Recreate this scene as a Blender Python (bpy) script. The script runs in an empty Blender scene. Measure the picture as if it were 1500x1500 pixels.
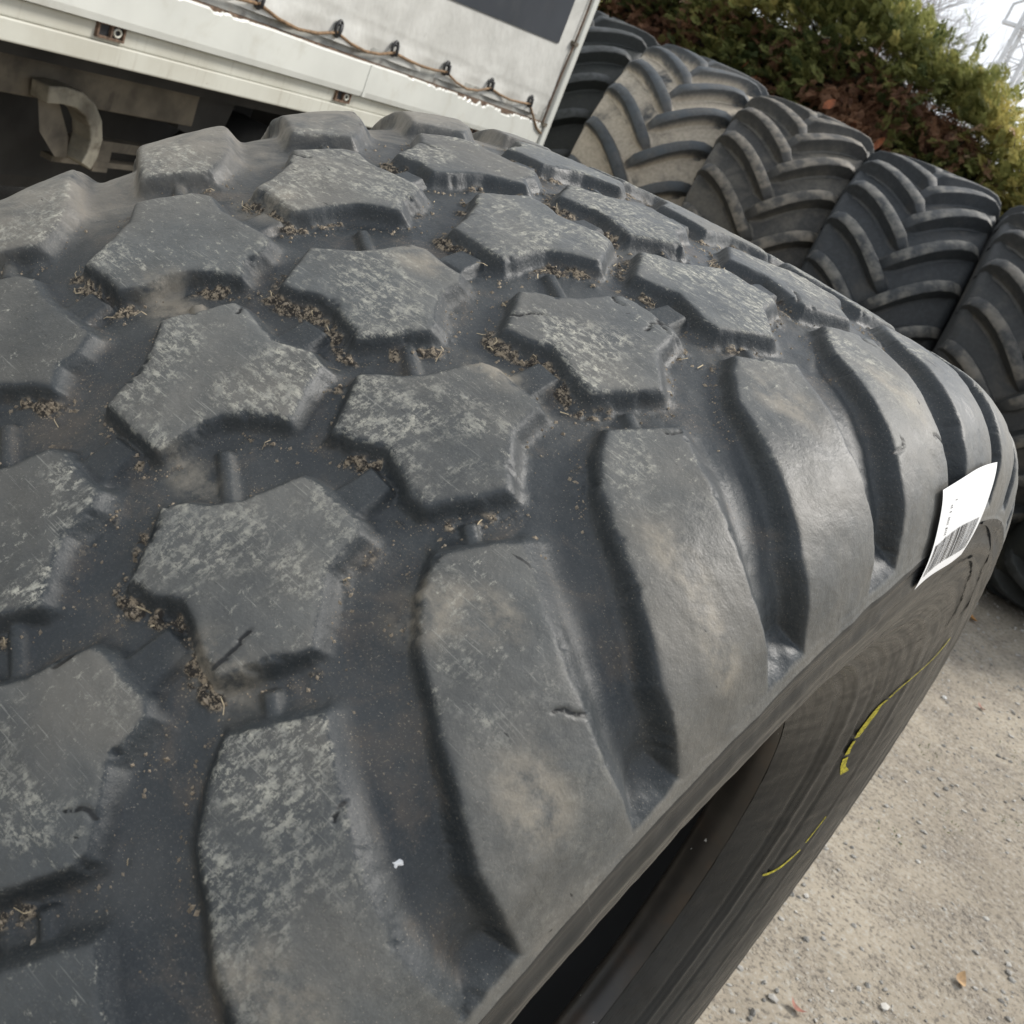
import bpy, math, random
import numpy as np
from mathutils import Matrix, Vector

sc = bpy.context.scene
rnd = random.Random(7)
rng = np.random.default_rng(11)
COL = sc.collection
PI = math.pi

# ------------------------------------------------------------------ camera
CAM = Vector((0.32817, -0.65488, 1.24087))
cam_d = bpy.data.cameras.new('camera')
cam = bpy.data.objects.new('camera', cam_d)
COL.objects.link(cam)
R0 = ((0.738580, 0.502097, -0.449886), (0.561247, -0.088229, 0.822933), (0.373499, -0.860299, -0.346965))
cm = Matrix([[r[0], -r[1], -r[2], 0] for r in R0] + [[0, 0, 0, 1]])
cam.matrix_world = Matrix.Translation(CAM) @ cm
cam_d.sensor_width = 36.0
cam_d.lens = 36.0 * 1586.2 / 1500.0
cam_d.clip_start = 0.02
cam_d.clip_end = 400.0
cam_d.dof.use_dof = True
cam_d.dof.focus_distance = 0.58
cam_d.dof.aperture_fstop = 30.0
sc.camera = cam

# ------------------------------------------------------------------ world and sun
SUN_EL, SUN_AZ = math.radians(44), (0.52, 0.854)       # horizontal direction towards the sun
world = bpy.data.worlds.new('World')
sc.world = world
world.use_nodes = True
wt = world.node_tree
wt.nodes.clear()
w_out = wt.nodes.new('ShaderNodeOutputWorld')
w_bg = wt.nodes.new('ShaderNodeBackground')
w_bg.inputs['Strength'].default_value = 0.13
w_sky = wt.nodes.new('ShaderNodeTexSky')
w_sky.sky_type = 'NISHITA'
w_sky.sun_disc = False
w_sky.sun_elevation = SUN_EL
w_sky.sun_rotation = math.atan2(SUN_AZ[0], SUN_AZ[1])
w_tc = wt.nodes.new('ShaderNodeTexCoord')
w_n = wt.nodes.new('ShaderNodeTexNoise')
w_n.inputs['Scale'].default_value = 3.2
w_n.inputs['Detail'].default_value = 6
w_r = wt.nodes.new('ShaderNodeValToRGB')
w_r.color_ramp.elements[0].position = 0.36
w_r.color_ramp.elements[0].color = (0.45, 0.45, 0.45, 1)
w_r.color_ramp.elements[1].position = 0.60
w_r.color_ramp.elements[1].color = (1, 1, 1, 1)
w_mix = wt.nodes.new('ShaderNodeMix')
w_mix.data_type = 'RGBA'
w_mix.inputs['B'].default_value = (7.4, 7.7, 8.1, 1)     # bright broken cloud cover
wt.links.new(w_tc.outputs['Generated'], w_n.inputs['Vector'])
wt.links.new(w_n.outputs['Fac'], w_r.inputs['Fac'])
wt.links.new(w_r.outputs['Color'], w_mix.inputs['Factor'])
wt.links.new(w_sky.outputs['Color'], w_mix.inputs['A'])
wt.links.new(w_mix.outputs['Result'], w_bg.inputs['Color'])
wt.links.new(w_bg.outputs['Background'], w_out.inputs['Surface'])

sun_d = bpy.data.lights.new('sun', 'SUN')
sun_d.energy = 3.3
sun_d.angle = math.radians(16)
sun_d.color = (1.0, 0.955, 0.89)
sun = bpy.data.objects.new('sun', sun_d)
COL.objects.link(sun)
sun.rotation_euler = (Vector((SUN_AZ[0] * math.cos(SUN_EL), SUN_AZ[1] * math.cos(SUN_EL), math.sin(SUN_EL)))
                      ).to_track_quat('Z', 'Y').to_euler()
sun.location = (6, 4, 9)

sc.view_settings.view_transform = 'Standard'
sc.view_settings.look = 'None'
sc.view_settings.exposure = 0.2
sc.view_settings.gamma = 1.0
sc.view_settings.use_curve_mapping = False
sc.cycles.use_denoising = True
sc.cycles.max_bounces = 6


# ------------------------------------------------------------------ node helper
class NT:
    def __init__(self, name):
        self.m = bpy.data.materials.new(name)
        self.m.use_nodes = True
        self.t = self.m.node_tree
        self.b = self.t.nodes['Principled BSDF']

    def n(self, typ, **kw):
        nd = self.t.nodes.new(typ)
        for k, v in kw.items():
            setattr(nd, k, v)
        return nd

    def L(self, a, b):
        self.t.links.new(a, b)

    def put(self, sock, v):
        if hasattr(v, 'is_output'):
            self.L(v, sock)
        else:
            if isinstance(v, (tuple, list)) and len(v) == 3 and sock.type == 'RGBA':
                v = (*v, 1)
            sock.default_value = v

    def coord(self, which='Object', scale=(1, 1, 1), rot=(0, 0, 0)):
        tc = self.n('ShaderNodeTexCoord')
        mp = self.n('ShaderNodeMapping')
        mp.inputs['Scale'].default_value = scale
        mp.inputs['Rotation'].default_value = rot
        self.L(tc.outputs[which], mp.inputs['Vector'])
        return mp.outputs['Vector']

    def attr(self, name, vec=False):
        a = self.n('ShaderNodeAttribute', attribute_name=name)
        return a.outputs['Vector' if vec else 'Fac']

    def mapv(self, vec, scale=(1, 1, 1), rot=(0, 0, 0)):
        mp = self.n('ShaderNodeMapping')
        mp.inputs['Scale'].default_value = scale
        mp.inputs['Rotation'].default_value = rot
        self.L(vec, mp.inputs['Vector'])
        return mp.outputs['Vector']

    def noise(self, vec, scale, detail=3, rough=0.55, dist=0.0):
        nd = self.n('ShaderNodeTexNoise')
        self.L(vec, nd.inputs['Vector'])
        nd.inputs['Scale'].default_value = scale
        nd.inputs['Detail'].default_value = detail
        nd.inputs['Roughness'].default_value = rough
        nd.inputs['Distortion'].default_value = dist
        return nd.outputs['Fac']

    def ramp(self, f, a, b, lo=0.0, hi=1.0):
        mr = self.n('ShaderNodeMapRange', interpolation_type='SMOOTHSTEP')
        self.put(mr.inputs['Value'], f)
        mr.inputs['From Min'].default_value = a
        mr.inputs['From Max'].default_value = b
        mr.inputs['To Min'].default_value = lo
        mr.inputs['To Max'].default_value = hi
        return mr.outputs['Result']

    def math(self, op, a, b=0.0):
        nd = self.n('ShaderNodeMath', operation=op)
        self.put(nd.inputs[0], a)
        self.put(nd.inputs[1], b)
        return nd.outputs[0]

    def mul(self, *a):
        r = a[0]
        for x in a[1:]:
            r = self.math('MULTIPLY', r, x)
        return r

    def mix(self, f, a, b):
        nd = self.n('ShaderNodeMix', data_type='RGBA')
        self.put(nd.inputs['Factor'], f)
        self.put(nd.inputs['A'], a)
        self.put(nd.inputs['B'], b)
        return nd.outputs['Result']

    def fmix(self, f, a, b):
        nd = self.n('ShaderNodeMix', data_type='FLOAT')
        self.put(nd.inputs['Factor'], f)
        self.put(nd.inputs['A'], a)
        self.put(nd.inputs['B'], b)
        return nd.outputs['Result']

    def bump(self, h, strength, dist, prev=None):
        nd = self.n('ShaderNodeBump')
        self.L(h, nd.inputs['Height'])
        nd.inputs['Strength'].default_value = strength
        nd.inputs['Distance'].default_value = dist
        if prev is not None:
            self.L(prev, nd.inputs['Normal'])
        return nd.outputs['Normal']

    def done(self, color=None, rough=None, normal=None, spec=None):
        for nm, v in (('Base Color', color), ('Roughness', rough), ('Normal', normal), ('Specular IOR Level', spec)):
            if v is not None:
                self.put(self.b.inputs[nm], v)
        return self.m


def simple(name, col, rough=0.6, var=0.25, scale=12.0, dirt=None, dscale=6.0, damt=0.5, bump=0.0, bscale=60, metal=0.0):
    m = NT(name)
    c = m.coord()
    a = m.noise(c, scale, 5)
    k = m.ramp(a, 0.3, 0.7)
    lo = tuple(x * (1 - var) for x in col)
    hi = tuple(min(1, x * (1 + var)) for x in col)
    base = m.mix(k, lo, hi)
    if dirt:
        d = m.noise(c, dscale, 7, 0.65, 0.4)
        base = m.mix(m.ramp(d, 0.5, 0.72, 0, damt), base, dirt)
    nr = None
    if bump:
        nr = m.bump(m.noise(c, bscale, 4), bump, 0.004)
    m.b.inputs['Metallic'].default_value = metal
    return m.done(base, rough, nr)


# ------------------------------------------------------------------ object helpers
def tag(o, label=None, cat=None, group=None, kind=None):
    for k, v in (('label', label), ('category', cat), ('group', group), ('kind', kind)):
        if v:
            o[k] = v
    return o


def empty(name, mat=None, label=None, cat=None, group=None):
    o = bpy.data.objects.new(name, None)
    o.empty_display_size = 0.1
    COL.objects.link(o)
    if mat is not None:
        o.matrix_world = mat
    return tag(o, label, cat, group)


def mesh_np(name, V, F, mat, parent=None, smooth=True, normals=None, attrs=None, mats=None, midx=None):
    """V (n,3), F (m,k) with equal sized faces"""
    V = np.asarray(V, np.float32)
    F = np.asarray(F, np.int32)
    me = bpy.data.meshes.new(name)
    me.vertices.add(len(V))
    me.vertices.foreach_set('co', V.ravel())
    k = F.shape[1]
    me.loops.add(F.size)
    me.loops.foreach_set('vertex_index', F.ravel())
    me.polygons.add(len(F))
    me.polygons.foreach_set('loop_start', np.arange(0, F.size, k, dtype=np.int32))
    me.polygons.foreach_set('use_smooth', np.full(len(F), smooth, dtype=bool))
    for m_ in (mats or [mat]):
        me.materials.append(m_)
    if midx is not None:
        me.polygons.foreach_set('material_index', np.asarray(midx, np.int32))
    me.update(calc_edges=True)
    if attrs:
        for an, av in attrs.items():
            av = np.asarray(av, np.float32)
            if av.ndim == 1:
                a = me.attributes.new(an, 'FLOAT', 'POINT')
                a.data.foreach_set('value', av)
            else:
                a = me.attributes.new(an, 'FLOAT_VECTOR', 'POINT')
                a.data.foreach_set('vector', av.ravel())
    if normals is not None:
        me.normals_split_custom_set_from_vertices(np.asarray(normals, np.float32).tolist())
    o = bpy.data.objects.new(name, me)
    COL.objects.link(o)
    if parent is not None:
        o.parent = parent
    return o


class MB:
    """collects shapes into one mesh"""
    def __init__(self):
        self.v, self.f, self.s = [], [], []

    def add(self, V, F, smooth=False):
        b = len(self.v)
        self.v += [tuple(p) for p in V]
        self.f += [tuple(i + b for i in f) for f in F]
        self.s += [smooth] * len(F)
        return self

    def box(self, c, h, fn=None):
        V = [(c[0] + sx * h[0], c[1] + sy * h[1], c[2] + sz * h[2]) for sx in (-1, 1) for sy in (-1, 1) for sz in (-1, 1)]
        if fn:
            V = [fn(*p) for p in V]
        return self.add(V, [(0, 1, 3, 2), (4, 6, 7, 5), (0, 4, 5, 1), (2, 3, 7, 6), (0, 2, 6, 4), (1, 5, 7, 3)])

    def rng(self, a0, a1, b0, b1, o0, o1, fn):
        return self.box(((a0 + a1) / 2, (b0 + b1) / 2, (o0 + o1) / 2), ((a1 - a0) / 2, (b1 - b0) / 2, (o1 - o0) / 2), fn)

    def tube(self, P, r, n=6, closed=False, caps=True):
        P = [Vector(p) for p in P]
        rs = r if isinstance(r, (list, tuple)) else [r] * len(P)
        V, F = [], []
        m = len(P)
        prev = None
        for i, p in enumerate(P):
            if closed:
                t = P[(i + 1) % m] - P[i - 1]
            else:
                t = P[min(i + 1, m - 1)] - P[max(i - 1, 0)]
            t = t.normalized() if t.length > 1e-9 else Vector((0, 0, 1))
            if prev is None:
                u = t.orthogonal().normalized()
            else:
                u = prev - t * prev.dot(t)
                u = u.normalized() if u.length > 1e-6 else t.orthogonal().normalized()
            prev = u
            w = t.cross(u)
            for j in range(n):
                a = 2 * PI * j / n
                V.append(p + (u * math.cos(a) + w * math.sin(a)) * rs[i])
        for i in range(m if closed else m - 1):
            for j in range(n):
                a, b = i * n + j, i * n + (j + 1) % n
                c, d = ((i + 1) % m) * n + (j + 1) % n, ((i + 1) % m) * n + j
                F.append((a, b, c, d))
        self.add(V, F, True)
        if caps and not closed:
            self.add(V[:n], [tuple(reversed(range(n)))])
            self.add(V[-n:], [tuple(range(n))])
        return self

    def build(self, name, mat, parent=None, bevel=0.0):
        me = bpy.data.meshes.new(name)
        me.from_pydata(self.v, [], self.f)
        me.materials.append(mat)
        me.polygons.foreach_set('use_smooth', self.s)
        me.update()
        o = bpy.data.objects.new(name, me)
        COL.objects.link(o)
        if parent is not None:
            o.parent = parent
        if bevel:
            md = o.modifiers.new('bevel', 'BEVEL')
            md.width = bevel
            md.segments = 2
            md.limit_method = 'ANGLE'
        return o


# ------------------------------------------------------------------ numpy value noise (2D and 3D)
def _hash(i, j, k=0, seed=0):
    h = (i.astype(np.int64) * 374761393 + j.astype(np.int64) * 668265263 + np.int64(k) * 1274126177 + seed * 974711) & 0xffffffff
    h = ((h ^ (h >> 13)) * 1274126177) & 0xffffffff
    h = h ^ (h >> 16)
    return (h & 0xffff) / 65535.0


def vnoise(x, y, seed=0):
    i, j = np.floor(x), np.floor(y)
    u, v = x - i, y - j
    u, v = u * u * (3 - 2 * u), v * v * (3 - 2 * v)
    a, b = _hash(i, j, 0, seed), _hash(i + 1, j, 0, seed)
    c, d = _hash(i, j + 1, 0, seed), _hash(i + 1, j + 1, 0, seed)
    return (a * (1 - u) + b * u) * (1 - v) + (c * (1 - u) + d * u) * v


def fbm(x, y, octv=4, seed=0, gain=0.5):
    r, a, tot = 0, 1.0, 0
    for o in range(octv):
        r = r + a * vnoise(x * 2 ** o + 17.3 * o, y * 2 ** o - 9.1 * o, seed + o)
        tot += a
        a *= gain
    return r / tot


# ================================================================== MATERIALS
def tread_material(name):
    m = NT(name)
    c = m.coord()
    st = m.attr('st', True)
    h = m.attr('h')
    mud = m.attr('mud')
    wear = m.attr('wear')
    crk = m.attr('crack')
    big = m.noise(c, 9, 4)
    fine = m.noise(c, 260, 5, 0.65)
    grit = m.noise(c, 700, 4, 0.7)
    film = m.noise(c, 19, 7, 0.62, 0.3)
    gr = m.noise(c, 34, 6, 0.65, 0.6)
    speck = m.noise(c, 900, 3, 0.7)
    top = m.ramp(h, 0.90, 0.985)
    low = m.ramp(h, 0.65, 0.12)
    # black rubber
    base = m.mix(m.ramp(big, 0.3, 0.7), (0.017, 0.0215, 0.0245), (0.029, 0.0345, 0.0375))
    base = m.mix(m.ramp(grit, 0.45, 0.75, 0, 0.45), base, (0.068, 0.072, 0.072))
    # thin grey film, heavy on the running faces, patchy in the grooves
    base = m.mix(m.mul(top, m.ramp(film, 0.30, 0.70, 0.34, 0.85)), base, m.mix(m.ramp(big, 0.35, 0.65), (0.126, 0.132, 0.128), (0.172, 0.162, 0.140)))
    base = m.mix(m.mul(low, m.ramp(film, 0.40, 0.74, 0.04, 0.46)), base, (0.098, 0.099, 0.095))
    base = m.mix(m.mul(low, m.ramp(gr, 0.50, 0.72, 0, 0.45)), base, (0.125, 0.100, 0.076))
    sxyz = m.n('ShaderNodeSeparateXYZ')
    warm = m.ramp(m.noise(c, 11, 5, 0.6), 0.42, 0.62)
    m.L(st, sxyz.inputs[0])
    far = m.ramp(sxyz.outputs[0], -0.125, -0.185)          # road dust lies thick on the far shoulder
    base = m.mix(m.mul(far, m.ramp(gr, 0.30, 0.62), 0.62), base, (0.25, 0.225, 0.185))
    near = m.mul(top, m.ramp(sxyz.outputs[0], 0.155, 0.20), warm)
    base = m.mix(m.math('MULTIPLY', near, 0.6), base, (0.135, 0.124, 0.104))
    sm = m.attr('smudge')
    base = m.mix(m.mul(m.ramp(sm, 0.1, 0.9), m.ramp(m.noise(c, 60, 8, 0.7), 0.36, 0.62), 0.75), base, (0.265, 0.235, 0.185))
    # fine sandy specks
    base = m.mix(m.mul(m.ramp(m.noise(c, 1500, 2, 0.6), 0.655, 0.72), m.ramp(film, 0.35, 0.6, 0.25, 0.9)), base, (0.27, 0.245, 0.20))
    base = m.mix(m.mul(low, m.ramp(speck, 0.60, 0.70, 0, 0.8), m.ramp(gr, 0.44, 0.62)), base, (0.29, 0.235, 0.165))
    # flaky pale wear in irregular patches, dragged one way on some faces and another way on others
    patch = m.noise(c, 15, 5, 0.62, 0.8)
    pk = m.ramp(patch, 0.46, 0.59)
    d1 = m.noise(m.mapv(st, (1.0, 3.4, 1), (0, 0, 0.85)), 95, 11, 0.78, 0.25)
    d2 = m.noise(m.mapv(st, (2.6, 1.0, 1), (0, 0, 0.35)), 120, 11, 0.78, 0.25)
    sel = m.ramp(m.noise(c, 7, 2), 0.44, 0.56)
    dd = m.fmix(sel, d1, d2)
    fl = m.noise(c, 280, 10, 0.85, 0.5)
    amt = m.math('ADD', m.mul(dd, 0.48), m.mul(fl, 0.52))
    flake = m.ramp(amt, 0.494, 0.528)
    topw = m.ramp(h, 0.78, 0.95)
    wk = m.mul(topw, wear, pk, flake)
    wk2 = m.mul(topw, wear, m.ramp(amt, 0.548, 0.575), 0.85)
    wk = m.math('MAXIMUM', wk, wk2)
    tone = m.mix(m.ramp(fine, 0.35, 0.7), (0.27, 0.268, 0.238), (0.54, 0.52, 0.43))
    base = m.mix(m.mul(wk, m.ramp(grit, 0.25, 0.55, 0.38, 0.86)), base, tone)
    # scratches
    for rot, sc_, th in ((0.55, (34, 1150, 1), 0.675), (2.2, (45, 1500, 1), 0.70), (1.15, (26, 900, 1), 0.69), (0.2, (30, 1000, 1), 0.70)):
        s1 = m.noise(m.mapv(st, sc_, (0, 0, rot)), 1.0, 2, 0.5)
        base = m.mix(m.mul(top, wear, m.ramp(s1, th, th + 0.03, 0, 0.8), m.ramp(patch, 0.34, 0.50)), base, (0.31, 0.305, 0.27))
    # dried mud at the foot of the blocks
    mk = m.ramp(mud, 0.18, 0.5)
    base = m.mix(m.math('MULTIPLY', mk, 0.92), base, m.mix(m.ramp(m.noise(c, 420, 5, 0.7), 0.46, 0.60), (0.030, 0.025, 0.020), (0.31, 0.25, 0.175)))
    cut = m.mul(top, m.ramp(m.noise(m.mapv(st, (1, 2.6, 1), (0, 0, 0.7)), 75, 3, 0.5, 0.6), 0.72, 0.75))
    dark = m.math('MAXIMUM', cut, m.ramp(crk, 0.2, 0.6))
    base = m.mix(m.math('MULTIPLY', dark, 0.9), base, (0.009, 0.009, 0.009))
    rough = m.fmix(m.ramp(film, 0.35, 0.7), 0.43, 0.62)
    rough = m.fmix(m.math('MAXIMUM', m.math('MULTIPLY', wk, .6), mk), rough, 0.88)
    nr = m.bump(grit, 0.35, 0.0006)
    nr = m.bump(fine, 0.35, 0.0010, nr)
    nr = m.bump(m.noise(c, 70, 5, 0.6), 0.25, 0.0016, nr)
    nr = m.bump(wk, 0.3, 0.0006, nr)
    return m.done(base, rough, nr, 0.42)


def sidewall_material():
    m = NT('sidewall_rubber')
    c = m.coord()
    st = m.attr('st', True)
    big = m.noise(c, 8, 4)
    fine = m.noise(c, 180, 5, 0.6)
    base = m.mix(m.ramp(big, 0.3, 0.7), (0.014, 0.016, 0.017), (0.022, 0.024, 0.025))
    streak = m.noise(m.mapv(st, (22, 1.0, 1)), 7, 5, 0.6)
    base = m.mix(m.ramp(streak, 0.60, 0.74, 0, 0.10), base, (0.095, 0.094, 0.088))
    line = m.noise(m.mapv(st, (1.2, 30, 1), (0, 0, 0.25)), 14, 2)
    base = m.mix(m.ramp(line, 0.72, 0.74, 0, 0.3), base, (0.16, 0.16, 0.15))
    nr = m.bump(fine, 0.2, 0.0006)
    return m.done(base, m.fmix(m.ramp(streak, 0.4, 0.7), 0.26, 0.42), nr, 0.32)


def ag_material(name, base_c, mud_c, amt, lugc):
    """tractor tire rubber: mud on the casing, worn pale lug crowns"""
    m = NT(name)
    c = m.coord()
    h = m.attr('h')
    big = m.noise(c, 4.5, 5, 0.6, 0.3)
    fine = m.noise(c, 60, 5)
    b = m.mix(m.ramp(big, 0.3, 0.7), tuple(x * 0.75 for x in base_c), base_c)
    b = m.mix(m.ramp(fine, 0.4, 0.75, 0, 0.3), b, tuple(min(1, x * 2.1) for x in base_c))
    lowk = m.ramp(h, 0.75, 0.1)
    b = m.mix(m.mul(m.ramp(big, 0.62 - amt * 0.5, 0.78 - amt * 0.5), m.math('MULTIPLY', m.math('ADD', lowk, 0.10), 0.85)), b, m.mix(m.ramp(fine, 0.3, 0.7), tuple(x * 0.75 for x in mud_c), mud_c))
    edge = m.ramp(h, 0.88, 0.99)
    b = m.mix(m.mul(edge, m.ramp(m.noise(c, 16, 5, 0.6), 0.36, 0.66, 0, 0.75)), b, lugc)
    return m.done(b, 0.62, m.bump(fine, 0.25, 0.004), 0.45)


M_TREAD = tread_material('worn_tread_rubber')
M_SIDE = sidewall_material()
M_LINER = simple('inner_liner_rubber', (0.011, 0.011, 0.012), 0.65, 0.3, 14)
M_BEAD = NT('bead_rubber')
_c = M_BEAD.coord()
_st = M_BEAD.attr('st', True)
_col = M_BEAD.mix(M_BEAD.ramp(M_BEAD.noise(_c, 30, 4), .3, .7), (0.020, 0.018, 0.016), (0.034, 0.030, 0.026))
_col = M_BEAD.mix(M_BEAD.ramp(M_BEAD.noise(_c, 13, 6, .65), .52, .70, 0, .55), _col, (0.050, 0.032, 0.020))
_col = M_BEAD.mix(M_BEAD.ramp(M_BEAD.noise(M_BEAD.mapv(_st, (60, 18, 1)), 3, 3, .6), .70, .72, 0, .9), _col, (0.50, 0.50, 0.48))
M_BEAD = M_BEAD.done(_col, 0.36)
M_PAPER = simple('sticker_paper', (0.82, 0.82, 0.81), 0.55, 0.03, 40)
M_INK = simple('black_ink', (0.02, 0.02, 0.022), 0.5, 0.1)
M_CHALK = simple('yellow_chalk', (0.56, 0.49, 0.05), 0.85, 0.35, 260, (0.07, 0.065, 0.035), 300, 0.9)
M_CRUMB = simple('dry_mud_crumbs', (0.25, 0.205, 0.15), 0.95, 0.45, 300)
M_STRAW = simple('straw_bits', (0.42, 0.34, 0.22), 0.9, 0.3, 200)

# ================================================================== GROUND
def ground_material():
    m = NT('gravel_ground')
    c = m.coord()
    a = m.noise(c, 0.9, 6, 0.6)
    b = m.noise(c, 7, 7, 0.65, 0.3)
    f = m.noise(c, 75, 6, 0.7)
    g = m.noise(c, 330, 4, 0.7)
    base = m.mix(m.ramp(a, 0.36, 0.64), (0.262, 0.226, 0.176), (0.375, 0.327, 0.254))
    base = m.mix(m.ramp(b, 0.45, 0.68, 0, 0.7), base, (0.215, 0.188, 0.155))
    base = m.mix(m.ramp(f, 0.52, 0.66, 0, 0.75), base, (0.40, 0.385, 0.345))
    base = m.mix(m.ramp(f, 0.48, 0.36, 0, 0.85), base, (0.115, 0.103, 0.088))
    base = m.mix(m.ramp(g, 0.60, 0.70, 0, 0.6), base, (0.46, 0.44, 0.40))
    vo = m.n('ShaderNodeTexVoronoi', feature='F1')
    m.L(c, vo.inputs['Vector'])
    vo.inputs['Scale'].default_value = 85
    peb = m.mul(m.ramp(vo.outputs['Distance'], 0.42, 0.2), m.ramp(b, 0.42, 0.6))
    nr = m.bump(f, 0.5, 0.008)
    nr = m.bump(g, 0.5, 0.003, nr)
    nr = m.bump(peb, 0.6, 0.006, nr)
    nr = m.bump(m.noise(c, 4, 4), 0.5, 0.06, nr)
    return m.done(base, 0.95, nr, 0.2)


M_GROUND = ground_material()
gx = np.concatenate([np.linspace(-160, -4, 14), np.linspace(-3.6, 4, 70), np.linspace(5, 160, 14)])
gy = np.concatenate([np.linspace(-160, -3, 14), np.linspace(-2.6, 8, 90), np.linspace(9.5, 160, 14)])
GX, GY = np.meshgrid(gx, gy, indexing='ij')
GZ = (fbm(GX * 1.3, GY * 1.3, 4, 5) - 0.5) * 0.05 * np.clip(np.hypot(GX, GY) - 0.5, 0, 1)
GZ = np.minimum(GZ, 0.02)
n1, n2 = GX.shape
ii, jj = np.meshgrid(np.arange(n1 - 1), np.arange(n2 - 1), indexing='ij')
base_i = (ii * n2 + jj).ravel()
gF = np.stack([base_i, base_i + n2, base_i + n2 + 1, base_i + 1], 1)
ground = mesh_np('ground', np.stack([GX.ravel(), GY.ravel(), GZ.ravel()], 1), gF, M_GROUND)
tag(ground, 'dusty beige gravel yard ground with scattered pebbles', kind='structure')


def ground_z(x, y):
    i = min(max(int(np.searchsorted(gx, x)) - 1, 0), n1 - 2)
    j = min(max(int(np.searchsorted(gy, y)) - 1, 0), n2 - 2)
    u = (x - gx[i]) / (gx[i + 1] - gx[i])
    v = (y - gy[j]) / (gy[j + 1] - gy[j])
    return float((GZ[i, j] * (1 - u) + GZ[i + 1, j] * u) * (1 - v) + (GZ[i, j + 1] * (1 - u) + GZ[i + 1, j + 1] * u) * v)


# ================================================================== MAIN TIRE
# tire frame: X axial, angle a from +Z towards +Y; T = t / 600 mm on the 0.6 m crown radius
TM = Matrix(((0.998855, 0.024367, 0.041165), (0.0, 0.860541, -0.509380), (-0.047836, 0.508797, 0.859556)))
ZC = 0.60697
NP = 39
PITCH = 600.0 * 2 * PI / NP               # mm of crown per pitch
OFF = TM.transposed() @ Vector((0, 0, ZC))  # the Empty sits on the ground below the hub
tire = empty('offroad_tire', TM.to_4x4(), 'huge worn black off-road tire filling the foreground with chunky tread blocks and a white sticker', 'tire')


def half_profile(shift):
    P = [(x, .6 - .3124 * x * x) for x in np.linspace(0, .165 + shift, 12)]
    dz = -.3124 * ((.165 + shift) ** 2 - .165 ** 2)
    P += [(x + shift, r + dz * k) for x, r, k in ((.18, .5868, 1), (.195, .5785, 1), (.2065, .568, 1), (.2145, .556, 1), (.2200, .541, .9),
          (.2245, .523, .8), (.2265, .503, .6), (.2255, .48, .4), (.2205, .455, .3), (.2115, .425, .2), (.1965, .39, .1), (.1805, .362, 0),
          (.1690, .345, 0), (.1620, .336, 0))]
    P = np.array(P)
    Q = np.vstack([2 * P[0] - P[1], P, 2 * P[-1] - P[-2]])
    out = []
    for i in range(len(P) - 1):
        p0, p1, p2, p3 = Q[i:i + 4]
        for t in np.linspace(0, 1, 40, endpoint=False):
            out.append(.5 * ((2 * p1) + (-p0 + p2) * t + (2 * p0 - 5 * p1 + 4 * p2 - p3) * t * t + (-p0 + 3 * p1 - 3 * p2 + p3) * t ** 3))
    out.append(P[-1])
    out = np.array(out)
    L = np.concatenate([[0], np.cumsum(np.hypot(*np.diff(out, axis=0).T))])
    return L, out


LR_, PR_ = half_profile(0.0)
LL_, PL_ = half_profile(0.024)


def prof(s):
    s = np.asarray(s, float)
    a = np.abs(s)
    xr, rr = np.interp(a, LR_, PR_[:, 0]), np.interp(a, LR_, PR_[:, 1])
    xl, rl = np.interp(a, LL_, PL_[:, 0]), np.interp(a, LL_, PL_[:, 1])
    return np.where(s >= 0, xr, -xl), np.where(s >= 0, rr, rl)


def prof_n(s):
    e = 5e-4
    x0, r0 = prof(s - e)
    x1, r1 = prof(s + e)
    dx, dr = x1 - x0, r1 - r0
    l = np.hypot(dx, dr)
    return -dr / l, dx / l


def surf(s, a, off=0.0):
    """point on the outer envelope of the tire, pushed out by off, in tire-Empty coordinates"""
    x, r = prof(s)
    nx, nr = prof_n(s)
    x = x + nx * off
    r = r + nr * off
    return np.stack([x + OFF[0], r * np.sin(a) + OFF[1], r * np.cos(a) + OFF[2]], -1)


# outlines of the running faces, (s, t) in mm, relative to the pitch
PB = [(46, -237), (36, -220), (29, -210), (34, -203), (41, -198), (48, -188), (52, -175), (56, -165), (63, -163), (72, -164), (86, -164), (91, -167), (94, -186), (105, -199), (114, -209), (107, -222), (98, -238), (90, -237), (76, -231), (67, -228), (57, -234)]
PCO = [(-30, -194), (-36, -178), (-44, -164), (-55, -151), (-54, -146), (-50, -137), (-44, -122), (-36, -121), (-20, -125), (-8, -124), (5, -119), (14, -121), (18, -130), (24, -141), (29, -150), (20, -156), (10, -165), (8, -167), (6, -179), (5, -195), (-10, -195)]
PCE = [(-40, -195), (-48, -180), (-55, -167), (-49, -160), (-40, -152), (-34, -142), (-29, -127), (-22, -124), (-10, -126), (3, -126), (8, -131), (9, -145), (17, -155), (28, -167), (20, -180), (11, -195), (3, -192), (-10, -188), (-22, -188), (-32, -194)]
PD = [(-117, -151), (-124, -133), (-132, -118), (-146, -105), (-142, -95), (-135, -80), (-126, -76), (-112, -80), (-94, -80), (-78, -79), (-73, -80), (-67, -89), (-66, -99), (-57, -108), (-66, -113), (-77, -122), (-81, -132), (-84, -145), (-88, -152), (-100, -150)]
PA = [(117, -250), (125, -237), (135, -222), (148, -230), (167, -241), (185, -250), (208, -257), (228, -258), (275, -256), (275, -326), (240, -323), (209, -319), (187, -307), (167, -297), (150, -286), (137, -278), (124, -263)]
PE = [(-32 - s, -311 - t) for s, t in PA]
PE = [(s if s > -290 else -300, t) for s, t in PE]
TIES = [[(67, -257), (68, -238), (82, -239), (83, -258)], [(-17, -219), (-17, -201), (-3, -200), (-1, -218)], [(-101, -175), (-101, -159), (-88, -158), (-86, -175)]]


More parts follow.
